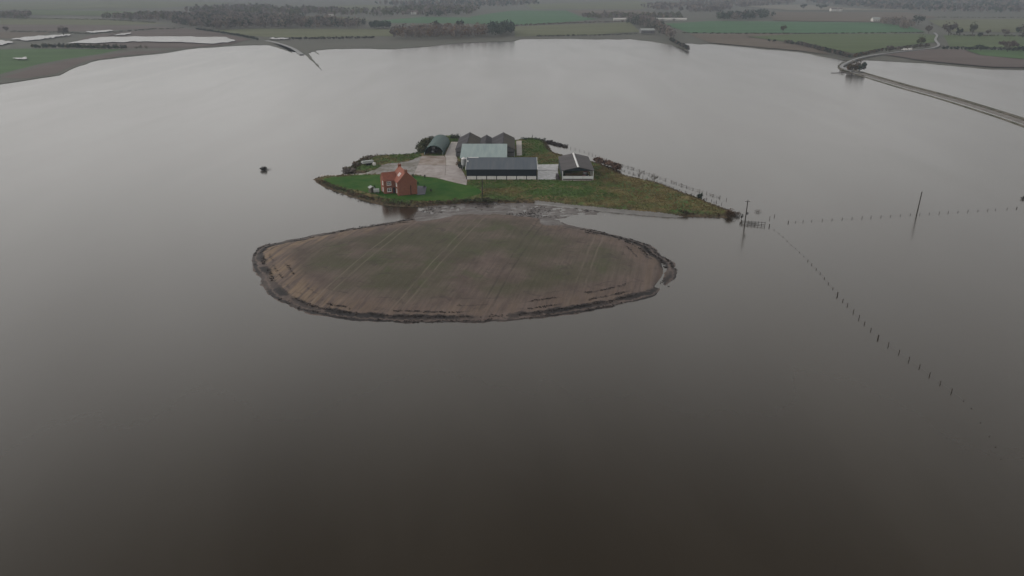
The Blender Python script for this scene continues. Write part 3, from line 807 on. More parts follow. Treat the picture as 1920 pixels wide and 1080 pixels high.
# hedges on the far side
for i, (lab, pts, w, h, cols, st, gp) in enumerate([
  ("dark clipped hedge on the far shore left of the plantation", [(541, 74), (640, 73.2), (704, 71.5)], 3, 3.2, [(0.04, 0.042, 0.034)], 2.5, 0),
  ("hedge below the left pools, thin at its right end", [(60, 90), (120, 89), (180, 91), (240, 91)], 4, 4.6, OLIVE + DARK, 2, 0.0),
  ("gappy hedge right of the left pools' hedge", [(243, 91), (285, 91)], 3, 3.0, OLIVE, 4, 0.45),
  ("long low hedge behind the left pools", [(22, 60), (110, 61), (165, 64.5), (210, 61.5), (290, 55), (345, 53.5)], 2.5, 2.2, DARK + OLIVE, 5, 0.05),
  ("hedge running down from the big wood to the shore", [(368, 55), (410, 61), (445, 67), (485, 75)], 3, 3.0, DARK, 3, 0.05),
  ("thin hedge across the far left fields", [(0, 33), (90, 36), (200, 37.5), (290, 43)], 3, 2.5, OLIVE, 7, 0.1),
  ("dark hedge between the centre green fields", [(962, 49), (1010, 47), (1100, 43), (1180, 41)], 4, 3.5, BARE, 5, 0.05),
  ("hedge just behind the centre shore", [(1005, 68), (1060, 67), (1130, 66.5), (1195, 64)], 2.5, 1.8, DARK, 4, 0.05),
  ("long hedge along the bluish green field", [(1262, 62), (1380, 63.5), (1500, 63.4), (1735, 62)], 2.5, 1.8, DARK + OLIVE, 5, 0.15),
  ("thick dark hedge on the shore running down to the junction", [(1472, 81), (1500, 84), (1525, 90), (1545, 96), (1570, 102), (1592, 108)], 4, 4.0, DARK + BARE, 2, 0),
  ("hedge beside the lane above the junction", [(1600, 107), (1630, 100), (1655, 95)], 3, 3.0, DARK + RUST, 2.5, 0.1),
  ("hedge behind the white van", [(1662, 96), (1700, 91), (1745, 86)], 3, 3.4, OLIVE + BARE, 3, 0.15),
  ("dark hedge along the right shore fields", [(1763, 92), (1810, 93), (1850, 93), (1900, 95), (1960, 96)], 3.5, 3.4, DARK, 2.5, 0.0),
  ("hedge line under the right edge trees", [(1768, 65), (1830, 68), (1870, 68), (1940, 69)], 3, 2.6, OLIVE + BARE, 3, 0.25),
  ("thin hedge across the right olive pasture", [(1760, 33), (1850, 33.5), (1960, 34.5)], 3, 2.4, OLIVE, 7, 0.05),
  ("tapering hedge leading into the flood right of centre", [(1256, 75), (1270, 83), (1280, 87.5), (1291, 93)], 3.5, 3.6, DARK + BARE, 2, 0.0),
  ("shrubby tip of the bank left of the lane bend", [(1566, 137), (1590, 136)], 2, 1.0, BARE, 3, 0.3),
]):
    hedge(lab, pts, w, h, cols, st, 0.5 if pts[0][1] > 100 else 1.4, 100 + i, gap=gp, n=22, sz=0.2)

# single trees on the far side
for i, (lab, x, y, hp, cols, wd, con) in enumerate([
  ("lone round bare tree beside the left flood pool", 120, 67, 17, BARE, 0.42, False),
  ("small hazy tree at the far left edge", 12, 59, 10, BARE, 0.4, False),
  ("reddish brown tree left of the plantation", 738, 68, 15, RUST, 0.4, False),
  ("pale thin tree on the bluish green field", 1468, 60, 13, OLIVE, 0.4, False),
  ("large dark round tree on the right pasture", 1778, 66, 24, BARE, 0.44, False),
  ("small dark tree right of the large round one", 1798, 66, 13, DARK, 0.4, False),
  ("slender pale olive tree on the right pasture", 1823, 65, 22, OLIVE, 0.25, False),
  ("small bush tree between the slender tree and right edge", 1837, 70, 9, DARK, 0.45, False),
  ("low tree left of the right edge clump", 1852, 65, 9, BARE, 0.45, False),
  ("medium hazy tree near the right edge", 1884, 67, 13, BARE, 0.45, False),
  ("big dark tree cut by the right edge", 1917, 70, 25, BARE + DARK, 0.42, False),
  ("dark broad evergreen on the far right farmstead", 1721, 47, 18, DARK, 0.55, False),
  ("pale green thin tree above the lane", 1725, 87, 19, OLIVE, 0.36, False),
  ("broad purple brown bush tree on the right shore hedge", 1889, 96, 20, [(0.085, 0.062, 0.06)], 0.75, False),
  ("dark bushy tree left of the purple brown one", 1838, 95, 11, DARK, 0.8, False),
  ("dark tree right of the purple brown one", 1914, 96, 11, DARK, 0.5, False),
  ("dark tree at the wooded mound on the far right", 1506, 17, 10, DARK, 0.5, False),
  ("broad dark tree crown on the far right stubble", 1539, 18, 11, DARK, 0.9, False),
  ("thin tree beside the lane's inland bend", 1741, 62, 16, OLIVE + BARE, 0.3, False),
  ("small shrub tree on the right brown shore, left one", 1442, 79, 6, DARK, 0.35, False),
  ("small shrub tree on the right brown shore, right one", 1452, 80, 6, DARK, 0.45, False),
  ("rounded tree beside the white van's hedge", 1668, 96, 11, BARE, 0.5, False),
  ("dark pine in the plantation, left of its evergreen end", 863, 57, 19, DARK, 0.3, False),
  ("dark pine on the plantation's left half", 818, 58, 18, DARK, 0.3, False),
]):
    tree("tree", lab, x, y, hp * 1.2, cols, wd, seed=200 + i, conifer=con, dens=700, trunk=0.14, leaf=0.06)
# junction trees by the causeway
tree("tree", "rust brown tree at the causeway junction", 1597, 135, 22, RUST, 0.45, seed=260, z=0.5, dens=800, trunk=0.05, leaf=0.07)
tree("tree", "dark bare tree at the causeway junction", 1611, 134, 25, BARE + DARK, 0.42, seed=261, z=0.5, dens=900, trunk=0.05, leaf=0.07)

# ------------------------------------------------------------------ far buildings
def far_house(name, label, px, py, w, d, e, rdg, rz=0.0, wallm='offwhite', roofm='farroof', cat="house", chimney=True, wins=3):
    t = thing(name, label, cat, at(px, py, 1.8), rz)
    MB().prism([(-d / 2, 0), (d / 2, 0), (d / 2, e), (0, rdg), (-d / 2, e)], 'x', -w / 2, w / 2).build("wall", M[wallm], t)
    rf = MB()
    k = 0.35
    for s in (-1, 1):
        rf.prism([(0, rdg + 0.02), (s * (d / 2 + k), e - k * (rdg - e) / (d / 2) + 0.02), (s * (d / 2 + k), e - k * (rdg - e) / (d / 2) + 0.22), (0, rdg + 0.24)], 'x', -w / 2 - k, w / 2 + k)
    r = rf.build("roof", M[roofm], t)
    if chimney: MB().box(w / 2 - 1.3, w / 2 - 0.5, -0.4, 0.4, rdg - 0.5, rdg + 1.2).build("chimney", M['brick'], r)
    for i in range(wins):
        x = -w / 2 + w * (i + 0.5) / wins
        wn_ = MB().box(x - 0.6, x + 0.6, -d / 2 - 0.05, -d / 2 + 0.05, 1.0, 2.3).build("window", M['glass'], t)
    return t
far_house("barn", "grey far barn with pale roof at the tree clump", 1213, 62, 22, 14, 4.5, 7.0, R(4), 'gwall', 'canvas', "barn", False, 2)
for i in range(3):
    far_house("glasshouse", ["left", "middle", "right"][i] + " of the three long white sheds behind the tree clump", 1230 + 22 * i, 38, 30, 9, 3.0, 4.5, 0, 'offwhite', 'white', "shed", False, 0)
far_house("glasshouse", "lone long white shed left of the tree clump", 1163, 38, 30, 9, 3, 4.5, 0, 'offwhite', 'white', "shed", False, 0)
far_house("house", "pale roofed farmhouse on the far right", 1641, 40, 16, 8, 5, 8, R(8), 'offwhite', 'canvas')
far_house("house", "white far house in the top right fields", 1562, 21, 18, 10, 6, 9, R(10), 'white')
far_house("house", "second white far house in the top right fields", 1574, 21, 12, 10, 6, 9, R(-10), 'white')
far_house("house", "white house in the hazy wood behind the plantation", 777, 27, 16, 9, 6, 9, 0, 'white')
far_house("house", "pale house on the top centre horizon", 858, 3, 24, 12, 9, 14, 0, 'white')
far_house("house", "small pale house above the big wood", 620, 30, 14, 9, 5, 8, R(15), 'offwhite')

def van(label, px, py, z):
    t = thing("van", label, "van", at(px, py, z), R(72))
    MB().prism([(-2.6, 0.45), (2.6, 0.45), (2.6, 1.15), (1.9, 1.3), (1.3, 2.3), (-2.6, 2.4)], 'x', -0.95, 0.95).build("body", M['white'], t)
    MB().quad((-0.8, 1.92, 1.32), (0.8, 1.92, 1.32), (0.7, 1.36, 2.22), (-0.7, 1.36, 2.22)).build("windscreen", M['glass'], t)
    for sx in (-1, 1):
        for y in (-1.7, 1.7):
            MB().tube((sx * 0.8, y, 0.36), (sx * 0.98, y, 0.36), 0.36, 0.36, 12).build("wheel", M['black'], t)
    return t
van("white van parked on the lane by the right shore", 1695, 94.5, 2.2)
van("smaller looking pale van behind the white one on the lane", 1705, 94, 2.2)

# ------------------------------------------------------------------ farm buildings
Z0 = 1.25
def place(pxl, pxr, py, z=Z0):
    a, b = at(pxl, py, z), at(pxr, py, z)
    return (a + b) / 2, (b - a).length

def slope_pair(prof_e, prof_r, half, rise_e, rise_r): pass

def gable_roof_x(m, x0, x1, d0, d1, e, rdg, mid=None, th=0.18, over=0.3, name="roof", parent=None):
    """ridge along x; eaves at y=d0 and d1"""
    mid = (d0 + d1) / 2 if mid is None else mid
    b = MB()
    for yy in (d0, d1):
        s = -1 if yy < mid else 1
        k = (rdg - e) / abs(yy - mid)
        ye, ze = yy + s * over, e - over * k
        b.prism([(mid, rdg), (ye, ze), (ye, ze + th), (mid, rdg + th)], 'x', x0, x1)
    return b.build(name, m, parent)
def gable_roof_y(m, x0, x1, y0, y1, e, rdg, mid=None, th=0.18, over=0.3, name="roof", parent=None, m2=None):
    mid = (x0 + x1) / 2 if mid is None else mid
    out = []
    for xx in (x0, x1):
        s = -1 if xx < mid else 1
        k = (rdg - e) / abs(xx - mid)
        xe, ze = xx + s * over, e - over * k
        b = MB().prism([(mid, rdg), (xe, ze), (xe, ze + th), (mid, rdg + th)], 'y', y0, y1)
        out.append(b.build("roof_slope", m2 if (m2 and s > 0) else m, parent))
    return out

# --- long dark shed with white lower panels
c, W = place(875, 1006, 336.5)
t = thing("long_shed", "long dark navy shed with slate grey roof and white lower wall panels", "shed", c, 0)
D, E, RG, NB = 20.0, 4.2, 6.75, 7
x0, x1 = -W / 2, W / 2
cl = MB()
cl.box(x0, x1, 0, 0.12, 1.42, E); cl.box(x0, x1, D - 0.12, D, 0, E)
for xa, xb in ((x0, x0 + 0.12), (x1 - 0.12, x1)):
    cl.prism([(0.12, 0.0), (D - 0.12, 0), (D - 0.12, E), (D / 2, RG - 0.03), (0.12, E)], 'x', xa, xb)
cl.build("wall_cladding", M['navy'], t)
bw = W / NB
for i in range(NB):
    MB().box(x0 + i * bw + 0.16, x0 + (i + 1) * bw - 0.16, -0.06, 0.08, 0.05, 1.40).build("panel", M['white'], t)
for i in range(NB + 1):
    MB().box(x0 + i * bw - 0.15, x0 + i * bw + 0.15, -0.03, 0.1, 0, 1.42).build("post", M['navy'], t)
rf = gable_roof_x(M['slate'], x0 - 0.25, x1 + 0.25, 0, D, E, RG, parent=t, over=0.35)
MB().prism([(D / 2 - 0.5, RG + 0.10), (D / 2, RG + 0.28), (D / 2 + 0.5, RG + 0.10), (D / 2, RG + 0.2)], 'x', x0 + 0.3, x0 + 4.6).build("ridge_cap", M['trim'], rf)
for xa, nm in ((x0 - 0.42, "verge_trim"), (x1 + 0.25, "verge_trim")):
    b = MB()
    for s, ye in ((-1, -0.35), (1, D + 0.35)):
        ze = E - 0.35 * (RG - E) / (D / 2)
        b.prism([(D / 2, RG - 0.1), (ye, ze - 0.1), (ye, ze + 0.24), (D / 2, RG + 0.24)], 'x', xa, xa + 0.17)
    b.build(nm, M['trim'], rf)
MB().box(x0 - 0.1, x1 + 0.1, -0.5, -0.36, E - 0.28, E - 0.14).build("gutter", M['navy'], rf)
MB().tube((x0 + 0.3, D * .3, 5.9), (x0 + 0.3, D * .3, 6.5), 0.25, 0.25, 8).build("vent", M['trim'], rf)

# --- pale green monopitch shed behind it
zL, zH = 4.8, 7.35
pl, pr = at(862, 296, zL), at(950.6, 296, zL)
ql = at(866, 269.5, zH)
c = Vector(((pl.x + pr.x) / 2, pl.y, Z0)); W2 = (pr - pl).length; D2 = ql.y - pl.y
t = thing("lean_to_shed", "wide shed with pale green single slope roof behind the long dark shed", "shed", c, 0)
e0, e1 = zL - Z0, zH - Z0
b = MB()
b.box(-W2 / 2 + 0.3, W2 / 2 - 0.3, 0.4, 0.55, 0, e0 - 0.05)
for xa in (-W2 / 2 + 0.3, W2 / 2 - 0.45):
    b.prism([(0.55, 0), (D2 - 0.3, 0), (D2 - 0.3, e1 - 0.1), (0.55, e0 - 0.02)], 'x', xa, xa + 0.15)
b.build("wall", M['gwall'], t)
MB().prism([(0, e0 - 0.2), (D2, e1 - 0.2), (D2, e1), (0, e0)], 'x', -W2 / 2, W2 / 2).build("roof", M['pale'], t)
MB().box(-W2 / 2 + 1, -W2 / 2 + 5, 0.30, 0.4, 0, 3.0).build("door", M['navy'], t)

# --- three old barns side by side at the back
yB, yF = at(882, 259, 4.5).y, at(855, 281, 4.5).y
def old_barn(label, xl, xr, e, rg, y0, y1, m1, m2, front=True):
    w = xr - xl
    t = thing("old_barn", label, "barn", ((xl + xr) / 2, y0, Z0), 0)
    e, rg = e - Z0, rg - Z0; L = y1 - y0
    b = MB()
    prof = [(-w / 2 + .15, 0), (w / 2 - .15, 0), (w / 2 - .15, e), (0, rg - 0.03), (-w / 2 + .15, e)]
    b.prism(prof, 'y', L - 0.3, L - 0.12)
    for xa in (-w / 2 + .12, w / 2 - .3): b.box(xa, xa + .18, 0.3, L - 0.3, 0, e)
    b.prism([(-w / 2 + .15, e - 0.9), (w / 2 - .15, e - 0.9), (w / 2 - .15, e), (0, rg - 0.03), (-w / 2 + .15, e)], 'y', 0.12, 0.3)
    b.build("wall", M['gwall'], t)
    for xa in (-w / 2 + .12, -w / 6, w / 6, w / 2 - .32):
        MB().box(xa, xa + .2, 0.1, 0.29, 0, e - 0.9).build("post", M['steel'], t)
    MB().box(-w / 2 + .4, w / 2 - .4, 0.32, 0.4, 0.2, 1.9).build("gate", M['gwall'], t)
    MB().box(-w / 2 + .4, w / 2 - .4, 5.0, 5.1, 0, e - 0.2).build("interior_shade_sheet", M['painted_shade'], t)  # dark sheet added across the barn, stands in for the shade deeper inside
    gable_roof_y(m1, -w / 2, w / 2, 0, L, e, rg, parent=t, m2=m2, over=0.02)
    MB().prism([(-0.35, rg + 0.08), (0, rg + 0.26), (0.35, rg + 0.08), (0, rg + 0.2)], 'y', 0, L).build("ridge_cap", M['asb'], t)
    return t
xa, xb, xc, xd = at(861, 259, 4.5).x, at(902, 259, 4.5).x, at(923, 259, 4.5).x, at(965, 259, 4.5).x
old_barn("left of the three old grey barns at the back of the farm", xa, xb - 0.05, 4.5, 7.25, yF, yB, M['asb'], M['moss'])
old_barn("small low middle barn between the two old grey barns", xb + 0.05, xc - 0.05, 4.5, 6.0, yF + 1, yB, M['asb'], M['asb'])
old_barn("right old barn with a mossy brown roof slope", xc + 0.05, xd, 4.5, 7.2, yF, yB, M['asb'], M['moss'])

# --- arched green barn
c, W = place(795, 831.5, 290.5)
t = thing("arched_barn", "dark green arched barn with open front by the concrete yard", "barn", c, R(-2))
r, L, n = W / 2, 27.0, 22
b = MB()
hgt = 4.35
arc = [(-r * math.cos(math.pi * i / n), hgt * math.sin(math.pi * i / n) ** 0.9 if 0 < i < n else 0.0) for i in range(n + 1)]
arc2 = [(x * 0.975, max(z - 0.1, 0)) for x, z in arc]
NBAY = 9
for i in range(n):
    b.prism([arc[i], arc[i + 1], arc2[i + 1], arc2[i]], 'y', 0, L)
b.build("roof", M['arch'], t)
for k in range(NBAY + 1):
    y = 0.05 + (L - 0.3) * k / NBAY
    rb = MB()
    for i in range(n):
        o1, o2 = [(x * 1.008, z * 1.008 + 0.02) for x, z in (arc[i], arc[i + 1])]
        rb.prism([arc[i], arc[i + 1], o2, o1], 'y', y, y + 0.14)
    rb.build("rib", M['arch'], t)
MB().prism([(x * 0.97, z * 0.97) for x, z in arc[::-1]], 'y', L - 0.25, L - 0.15).build("back_wall", M['navy'], t)
for s in (-1, 1): MB().box(s * r * 0.93 - 0.1, s * r * 0.93 + 0.1, 0.02, 0.2, 0, 1.3).build("door_post", M['steel'], t)
barn_c = c

# --- open-fronted shed on the right
c, W = place(1054, 1112.5, 338.5)
t = thing("open_shed", "open-fronted shed with brown grey roof and white ridge on the right", "shed", c, 0)
L, E, RG = 25.5, 4.1, 5.55
hw = W / 2
sl = gable_roof_y(M['umber'], -hw, hw, -0.6, L, E, RG, parent=t, over=0.25)
MB().prism([(-0.42, RG + 0.10), (0, RG + 0.34), (0.42, RG + 0.10), (0, RG + 0.22)], 'y', -0.75, L).build("ridge_cap", M['trim'], t)
for x in (-hw + 0.15, hw - 0.15):
    for k in range(6):
        y = 0.1 + (L - 0.4) * k / 5
        MB().box(x - 0.14, x + 0.14, y - 0.14, y + 0.14, 0, E - 0.02).build("post", M['trim'] if k == 0 else M['steel'], t)
MB().box(-hw + 0.02, -hw + 0.0 + 0.14 - 0.14 + 0.1, 0.3, L - 0.3, 0.0, E - 0.1).build("side_cladding", M['navy'], t)
MB().prism([(-hw + .3, 0), (hw - .3, 0), (hw - .3, E), (0, RG - .05), (-hw + .3, E)], 'y', L - 0.2, L - 0.08).build("back_wall", M['gwall'], t)
MB().prism([(-hw + .3, E - 0.05), (hw - .3, E - 0.05), (0, RG - .04)], 'y', -0.3, -0.2).build("gable_boarding", M['navy'], t)
for i in range(3):
    a_ = -hw + 0.32 + i * (W - 0.6) / 3
    MB().box(a_ + 0.04, a_ + (W - 0.6) / 3 - 0.04, -0.12, 0.02, 0.75, 1.9).build("panel", M['trim'], t)
MB().box(-hw, hw, -0.35, -0.2, 0.0, 0.42).build("plinth", M['concrete'], t)
MB().box(-hw + .3, hw - .3, -0.06, 0.06, 0.45, 0.72).build("rail", M['navy'], t)
shed_c = c.copy()

def tractor(label, loc, rz, paint):
    t = thing("tractor", label, "tractor", loc, rz)
    MB().prism([(-0.6, 0.7), (2.1, 0.7), (2.1, 1.35), (0.5, 1.6), (-0.6, 1.5)], 'x', -0.4, 0.4).build("bonnet", paint, t)
    MB().prism([(-1.7, 1.1), (-0.35, 1.1), (-0.25, 1.7), (-0.45, 2.65), (-1.6, 2.65)], 'x', -0.72, 0.72).build("cab", M['glass'], t)
    MB().box(-0.82, 0.82, -1.75, -0.35, 2.66, 2.8).build("cab_roof", paint, t)
    for s in (-1, 1):
        w_ = MB().tube((s * 0.72, -1.2, 0.82), (s * 1.18, -1.2, 0.82), 0.82, 0.82, 16).build("wheel", M['black'], t)
        MB().tube((s * 1.14, -1.2, 0.82), (s * 1.21, -1.2, 0.82), 0.4, 0.4, 12).build("rim", M['trim'], w_)
        w_ = MB().tube((s * 0.62, 1.6, 0.5), (s * 0.95, 1.6, 0.5), 0.5, 0.5, 14).build("wheel", M['black'], t)
        MB().tube((s * 0.92, 1.6, 0.5), (s * 0.98, 1.6, 0.5), 0.25, 0.25, 10).build("rim", M['trim'], w_)
    MB().tube((0.3, 1.0, 1.45), (0.3, 1.0, 2.4), 0.05, 0.05, 6).build("exhaust", M['black'], t)
    return t
tractor("red tractor parked inside the open-fronted shed", shed_c + Vector((3.0, 3.4, 0)), R(150), M['red'])
tractor("grey tractor in the dark of the arched barn", barn_c + Vector((-0.6, 5.0, 0)), R(175), M['steel'])

def bale(label, loc, rz, m='straw'):
    t = thing("straw_bale", label, "bale", loc, rz)
    MB().box(-1.2, 1.2, -0.6, 0.6, 0, 0.9).build("straw", M[m], t)
    for x in (-0.7, 0.0, 0.7):
        MB().box(x - 0.02, x + 0.02, -0.612, 0.612, -0.005, 0.912).build("twine", M['black'], t)
    return t
for i, (dx, dy, dz, lab) in enumerate([(-8.0, 2.0, 0, "front dark straw bale left of the open shed"), (-8.1, 5.0, 0, "rear dark straw bale left of the open shed"), (-8.0, 3.4, 0.9, "top straw bale of the pile left of the open shed")]):
    bale(lab, shed_c + Vector((dx, dy, dz)), R(80 + 6 * i), 'umber')
for i, (dx, lab) in enumerate([(-3.2, "pale bale at the back left of the open shed"), (-0.6, "pale bale in the middle of the open shed")]):
    bale(lab, shed_c + Vector((dx, 9.0, 0)), R(4), 'straw')

# clutter at the left end of the sheds: tank, hopper and scrub
def hopper(label, px, py):
    t = thing("feed_hopper", label, "hopper", at(px, py, Z0), 0)
    MB().tube((0, 0, 2.0), (0, 0, 4.6), 1.15, 1.15, 16).build("drum", M['steel'], t)
    MB().tube((0, 0, 0.8), (0, 0, 2.0), 0.25, 1.15, 16).build("cone", M['steel'], t)
    MB().tube((0, 0, 4.6), (0, 0, 5.2), 1.2, 0.15, 16).build("lid", M['trim'], t)
    for k in range(4):
        a = math.pi / 4 + k * math.pi / 2
        MB().tube((math.cos(a), math.sin(a), 0), (math.cos(a), math.sin(a), 2.6), 0.06, 0.06, 6).build("leg", M['steel'], t)
    return t
hopper("galvanised feed hopper at the long shed's left end", 870, 317)
shrub("shrub", "dark scrub by the long shed's left end", 865, 316, 3.4, 3.2, DARK + BARE, seed=301)
shrub("shrub", "brown scrub at the yard edge left of the sheds", 859.5, 310, 2.6, 2.6, RUST, seed=302)

# ------------------------------------------------------------------ brick house
A = R(22)
corner = at(747.3, 367.2, Z0)
ex = Vector((math.cos(A), math.sin(A), 0)); ey = Vector((-math.sin(A), math.cos(A), 0))
t = thing("brick_house", "red brick farmhouse with clay tile roofs on the green lawn", "house", corner, A)
house = t
GW, LW, EV, RV = 7.3, 10.6, 5.05, 8.75        # front wing: gable width, length, eaves, ridge
AP = GW * 0.46
MB().prism([(0, 0), (GW, 0), (GW, EV), (AP, RV), (0, EV)], 'y', 0, LW).build("wall", M['brick'], t)
b = MB()
for xx, s in ((0, -1), (GW, 1)):
    k = (RV - EV) / abs(xx - AP); o_ = 0.28
    b = MB().prism([(AP, RV), (xx + s * o_, EV - o_ * k), (xx + s * o_, EV - o_ * k + 0.2), (AP, RV + 0.22)], 'y', -0.12, LW + 0.12)
    rs = b.build("roof", M['tile'], t)
    if s < 0:
        for yy in (3.0, 4.4):
            f = lambda x: EV + (x - xx) * (RV - EV) / (AP - xx) + 0.25
            MB().add([(1.2, yy, f(1.2)), (2.2, yy, f(2.2)), (2.2, yy + 0.7, f(2.2)), (1.2, yy + 0.7, f(1.2)),
                      (1.2, yy, f(1.2) - .15), (2.2, yy, f(2.2) - .15), (2.2, yy + 0.7, f(2.2) - .15), (1.2, yy + 0.7, f(1.2) - .15)],
                     [(0, 1, 2, 3), (0, 1, 5, 4), (1, 2, 6, 5), (2, 3, 7, 6), (3, 0, 4, 7)]).build("rooflight", M['trim'], rs)
MB().prism([(AP - 0.2, RV + 0.12), (AP, RV + 0.33), (AP + 0.2, RV + 0.12)], 'y', -0.14, LW + 0.14).build("ridge_tiles", M['tile'], t)
def chimney(x, y, z, h):
    ch = MB().box(x - 0.55, x + 0.55, y - 0.4, y + 0.4, z, z + h).build("chimney", M['brick'], t)
    MB().box(x - 0.62, x + 0.62, y - 0.47, y + 0.47, z + h, z + h + 0.15).build("chimney_cap", M['brick'], ch)
    for s in (-0.28, 0.28):
        MB().tube((x + s, y, z + h + 0.15), (x + s, y, z + h + 0.55), 0.14, 0.11, 8).build("chimney_pot", M['tile'], ch)
chimney(AP, 0.6, RV - 0.6, 1.1)
chimney(AP, LW - 0.6, RV - 0.6, 1.3)
# side wing to the left, ridge across
WX, Y0, Y1, RW = 4.3, 4.6, 10.4, 7.3
MB().prism([(Y0, 0), (Y1, 0), (Y1, EV), ((Y0 + Y1) / 2, RW), (Y0, EV)], 'x', -WX, 0.0).build("side_wing", M['brick'], t)
ym = (Y0 + Y1) / 2
for yy, s in ((Y0, -1), (Y1, 1)):
    k = (RW - EV) / abs(yy - ym); o_ = 0.28
    MB().prism([(ym, RW), (yy + s * o_, EV - o_ * k), (yy + s * o_, EV - o_ * k + 0.2), (ym, RW + 0.22)], 'x', -WX - 0.12, 0.9).build("roof", M['tile'], t)
MB().prism([(ym - 0.2, RW + 0.12), (ym, RW + 0.33), (ym + 0.2, RW + 0.12)], 'x', -WX - 0.14, 1.2).build("ridge_tiles", M['tile'], t)
def window(cx, cy, cz, w, h, face, parent=t):
    """face 'f' = looks to -y, 'l' = looks to -x"""
    def bx(b, u0, u1, z0, z1, d0, d1):
        return b.box(cx + u0, cx + u1, cy + d0, cy + d1, cz + z0, cz + z1) if face == 'f' else b.box(cx + d0, cx + d1, cy + u0, cy + u1, cz + z0, cz + z1)
    wd = bx(MB(), -w / 2, w / 2, -h / 2, h / 2, -0.04, 0.05).build("window", M['glass'], parent)
    fr = MB(); k = 0.11
    bx(fr, -w / 2 - 0.02, -w / 2 + k, -h / 2, h / 2, -0.09, -0.03); bx(fr, w / 2 - k, w / 2 + 0.02, -h / 2, h / 2, -0.09, -0.03)
    bx(fr, -w / 2 + k, w / 2 - k, -h / 2, -h / 2 + k, -0.09, -0.03); bx(fr, -w / 2 + k, w / 2 - k, h / 2 - k, h / 2, -0.09, -0.03)
    bx(fr, -0.05, 0.05, -h / 2 + k, h / 2 - k, -0.09, -0.03)
    bx(fr, -w / 2 + k, -0.05, -0.05, 0.05, -0.09, -0.03); bx(fr, 0.05, w / 2 - k, -0.05, 0.05, -0.09, -0.03)
    fr.build("frame", M['frame'], wd)
    bx(MB(), -w / 2 - 0.12, w / 2 + 0.12, -h / 2 - 0.14, -h / 2, -0.16, -0.02).build("sill", M['trim'], wd)
for z in (1.45, 3.95):
    window(-2.35, Y0, z, 1.6, 1.35, 'f')          # recess front
    window(0.0, 2.3, z, 1.3, 1.4, 'l')            # front wing, left wall
    window(-WX, (Y0 + Y1) / 2 - 1.2, z, 1.2, 1.35, 'l')
dr = MB().box(-0.95, -0.1, Y0 - 0.06, Y0 + 0.05, 0.05, 2.15).build("door", M['navy'], t)
MB().box(-0.3, -0.22, Y0 - 0.12, Y0 - 0.065, 1.0, 1.08).build("handle", M['steel'], dr)
MB().tube((GW * 0.66, -0.09, 0.0), (GW * 0.66, -0.09, 3.6), 0.11, 0.11, 8).build("drainpipe", M['black'], t)
MB().box(-0.08, 0.02, -0.14, LW, EV - 0.32, EV - 0.2).build("gutter", M['black'], t)

# garden things
shrub("conifer", "dark upright conifer left of the brick house", 702, 360, 1.5, 3.4, [(0.015, 0.025, 0.018)], "tree", seed=311)
def tank(label, px, py, rz):
    t = thing("oil_tank", label, "tank", at(px, py, Z0), rz)
    MB().prism([(-0.6, 0.5), (0.6, 0.5), (0.7, 0.9), (0.6, 1.55), (0.3, 1.75), (-0.3, 1.75), (-0.6, 1.55), (-0.7, 0.9)], 'x', -1.1, 1.1).build("drum", M['canvas'], t)
    for x in (-0.8, 0.5): MB().box(x, x + 0.3, -0.55, 0.55, 0, 0.5).build("support", M['gwall'], t)
    return t
tank("pale oil tank between the conifer and the brick house", 706, 362, R(10))
def garden_shed(label, px, py, rz):
    t = thing("garden_shed", label, "shed", at(px, py, Z0), rz)
    MB().prism([(-0.9, 0), (0.9, 0), (0.9, 1.8), (0, 2.3), (-0.9, 1.8)], 'y', -1.1, 1.1).build("wall", M['verge'], t)
    for s in (-1, 1): MB().prism([(0, 2.3), (s * 1.05, 1.72), (s * 1.05, 1.82), (0, 2.4)], 'y', -1.2, 1.2).build("roof", M['canvas'], t)
    MB().box(-0.35, 0.35, -1.15, -1.1, 0, 1.65).build("door", M['bark'], t)
    return t
garden_shed("small pale roofed garden shed left of the conifer", 697, 360, R(30))
for i, (x, y, lab) in enumerate([(774.5, 331, "small dark bush on the lawn's back edge, behind the house"), (796, 333, "small dark bush where lawn meets concrete yard"),
      (784, 346, "dark bush against the house's right wall"), (795.5, 352, "dark bush at the patio's back"), (808, 359, "dark bush alone on the lawn right of the patio")]):
    shrub("bush", lab, x, y, 1.1, 1.5 if i != 4 else 1.2, DARK, "bush", seed=320 + i, n=90)

# trailer and tank on the rubble spit
def trailer(label, px, py, rz):
    t = thing("trailer", label, "trailer", at(px, py, 1.0), rz)
    MB().box(-2.6, 2.6, -1.1, 1.1, 0.9, 1.15).build("bed", M['black'], t)
    MB().prism([(-1.1, 1.15), (1.1, 1.15), (1.0, 2.05), (-0.9, 2.15)], 'x', -2.5, 2.5).build("load_cover", M['canvas'], t)
    for s in (-1, 1):
        for x in (-0.6, 0.6):
            MB().tube((x, s * 0.85, 0.45), (x, s * 1.1, 0.45), 0.45, 0.45, 12).build("wheel", M['black'], t)
    MB().tube((2.6, 0, 0.95), (4.0, 0, 0.6), 0.08, 0.08, 6).build("drawbar", M['black'], t)
trailer("dark trailer with pale cover on the rubble spit", 689.5, 310, R(32))
t = thing("water_tank", "small round white tank beside the covered trailer", "tank", at(702, 311, 1.0))
MB().tube((0, 0, 0), (0, 0, 1.3), 0.75, 0.75, 16).build("drum", M['white'], t)
MB().tube((0, 0, 1.3), (0, 0, 1.6), 0.75, 0.3, 16).build("shoulder", M['white'], t)
MB().tube((0, 0, 1.6), (0, 0, 1.7), 0.25, 0.25, 12).build("lid", M['black'], t)

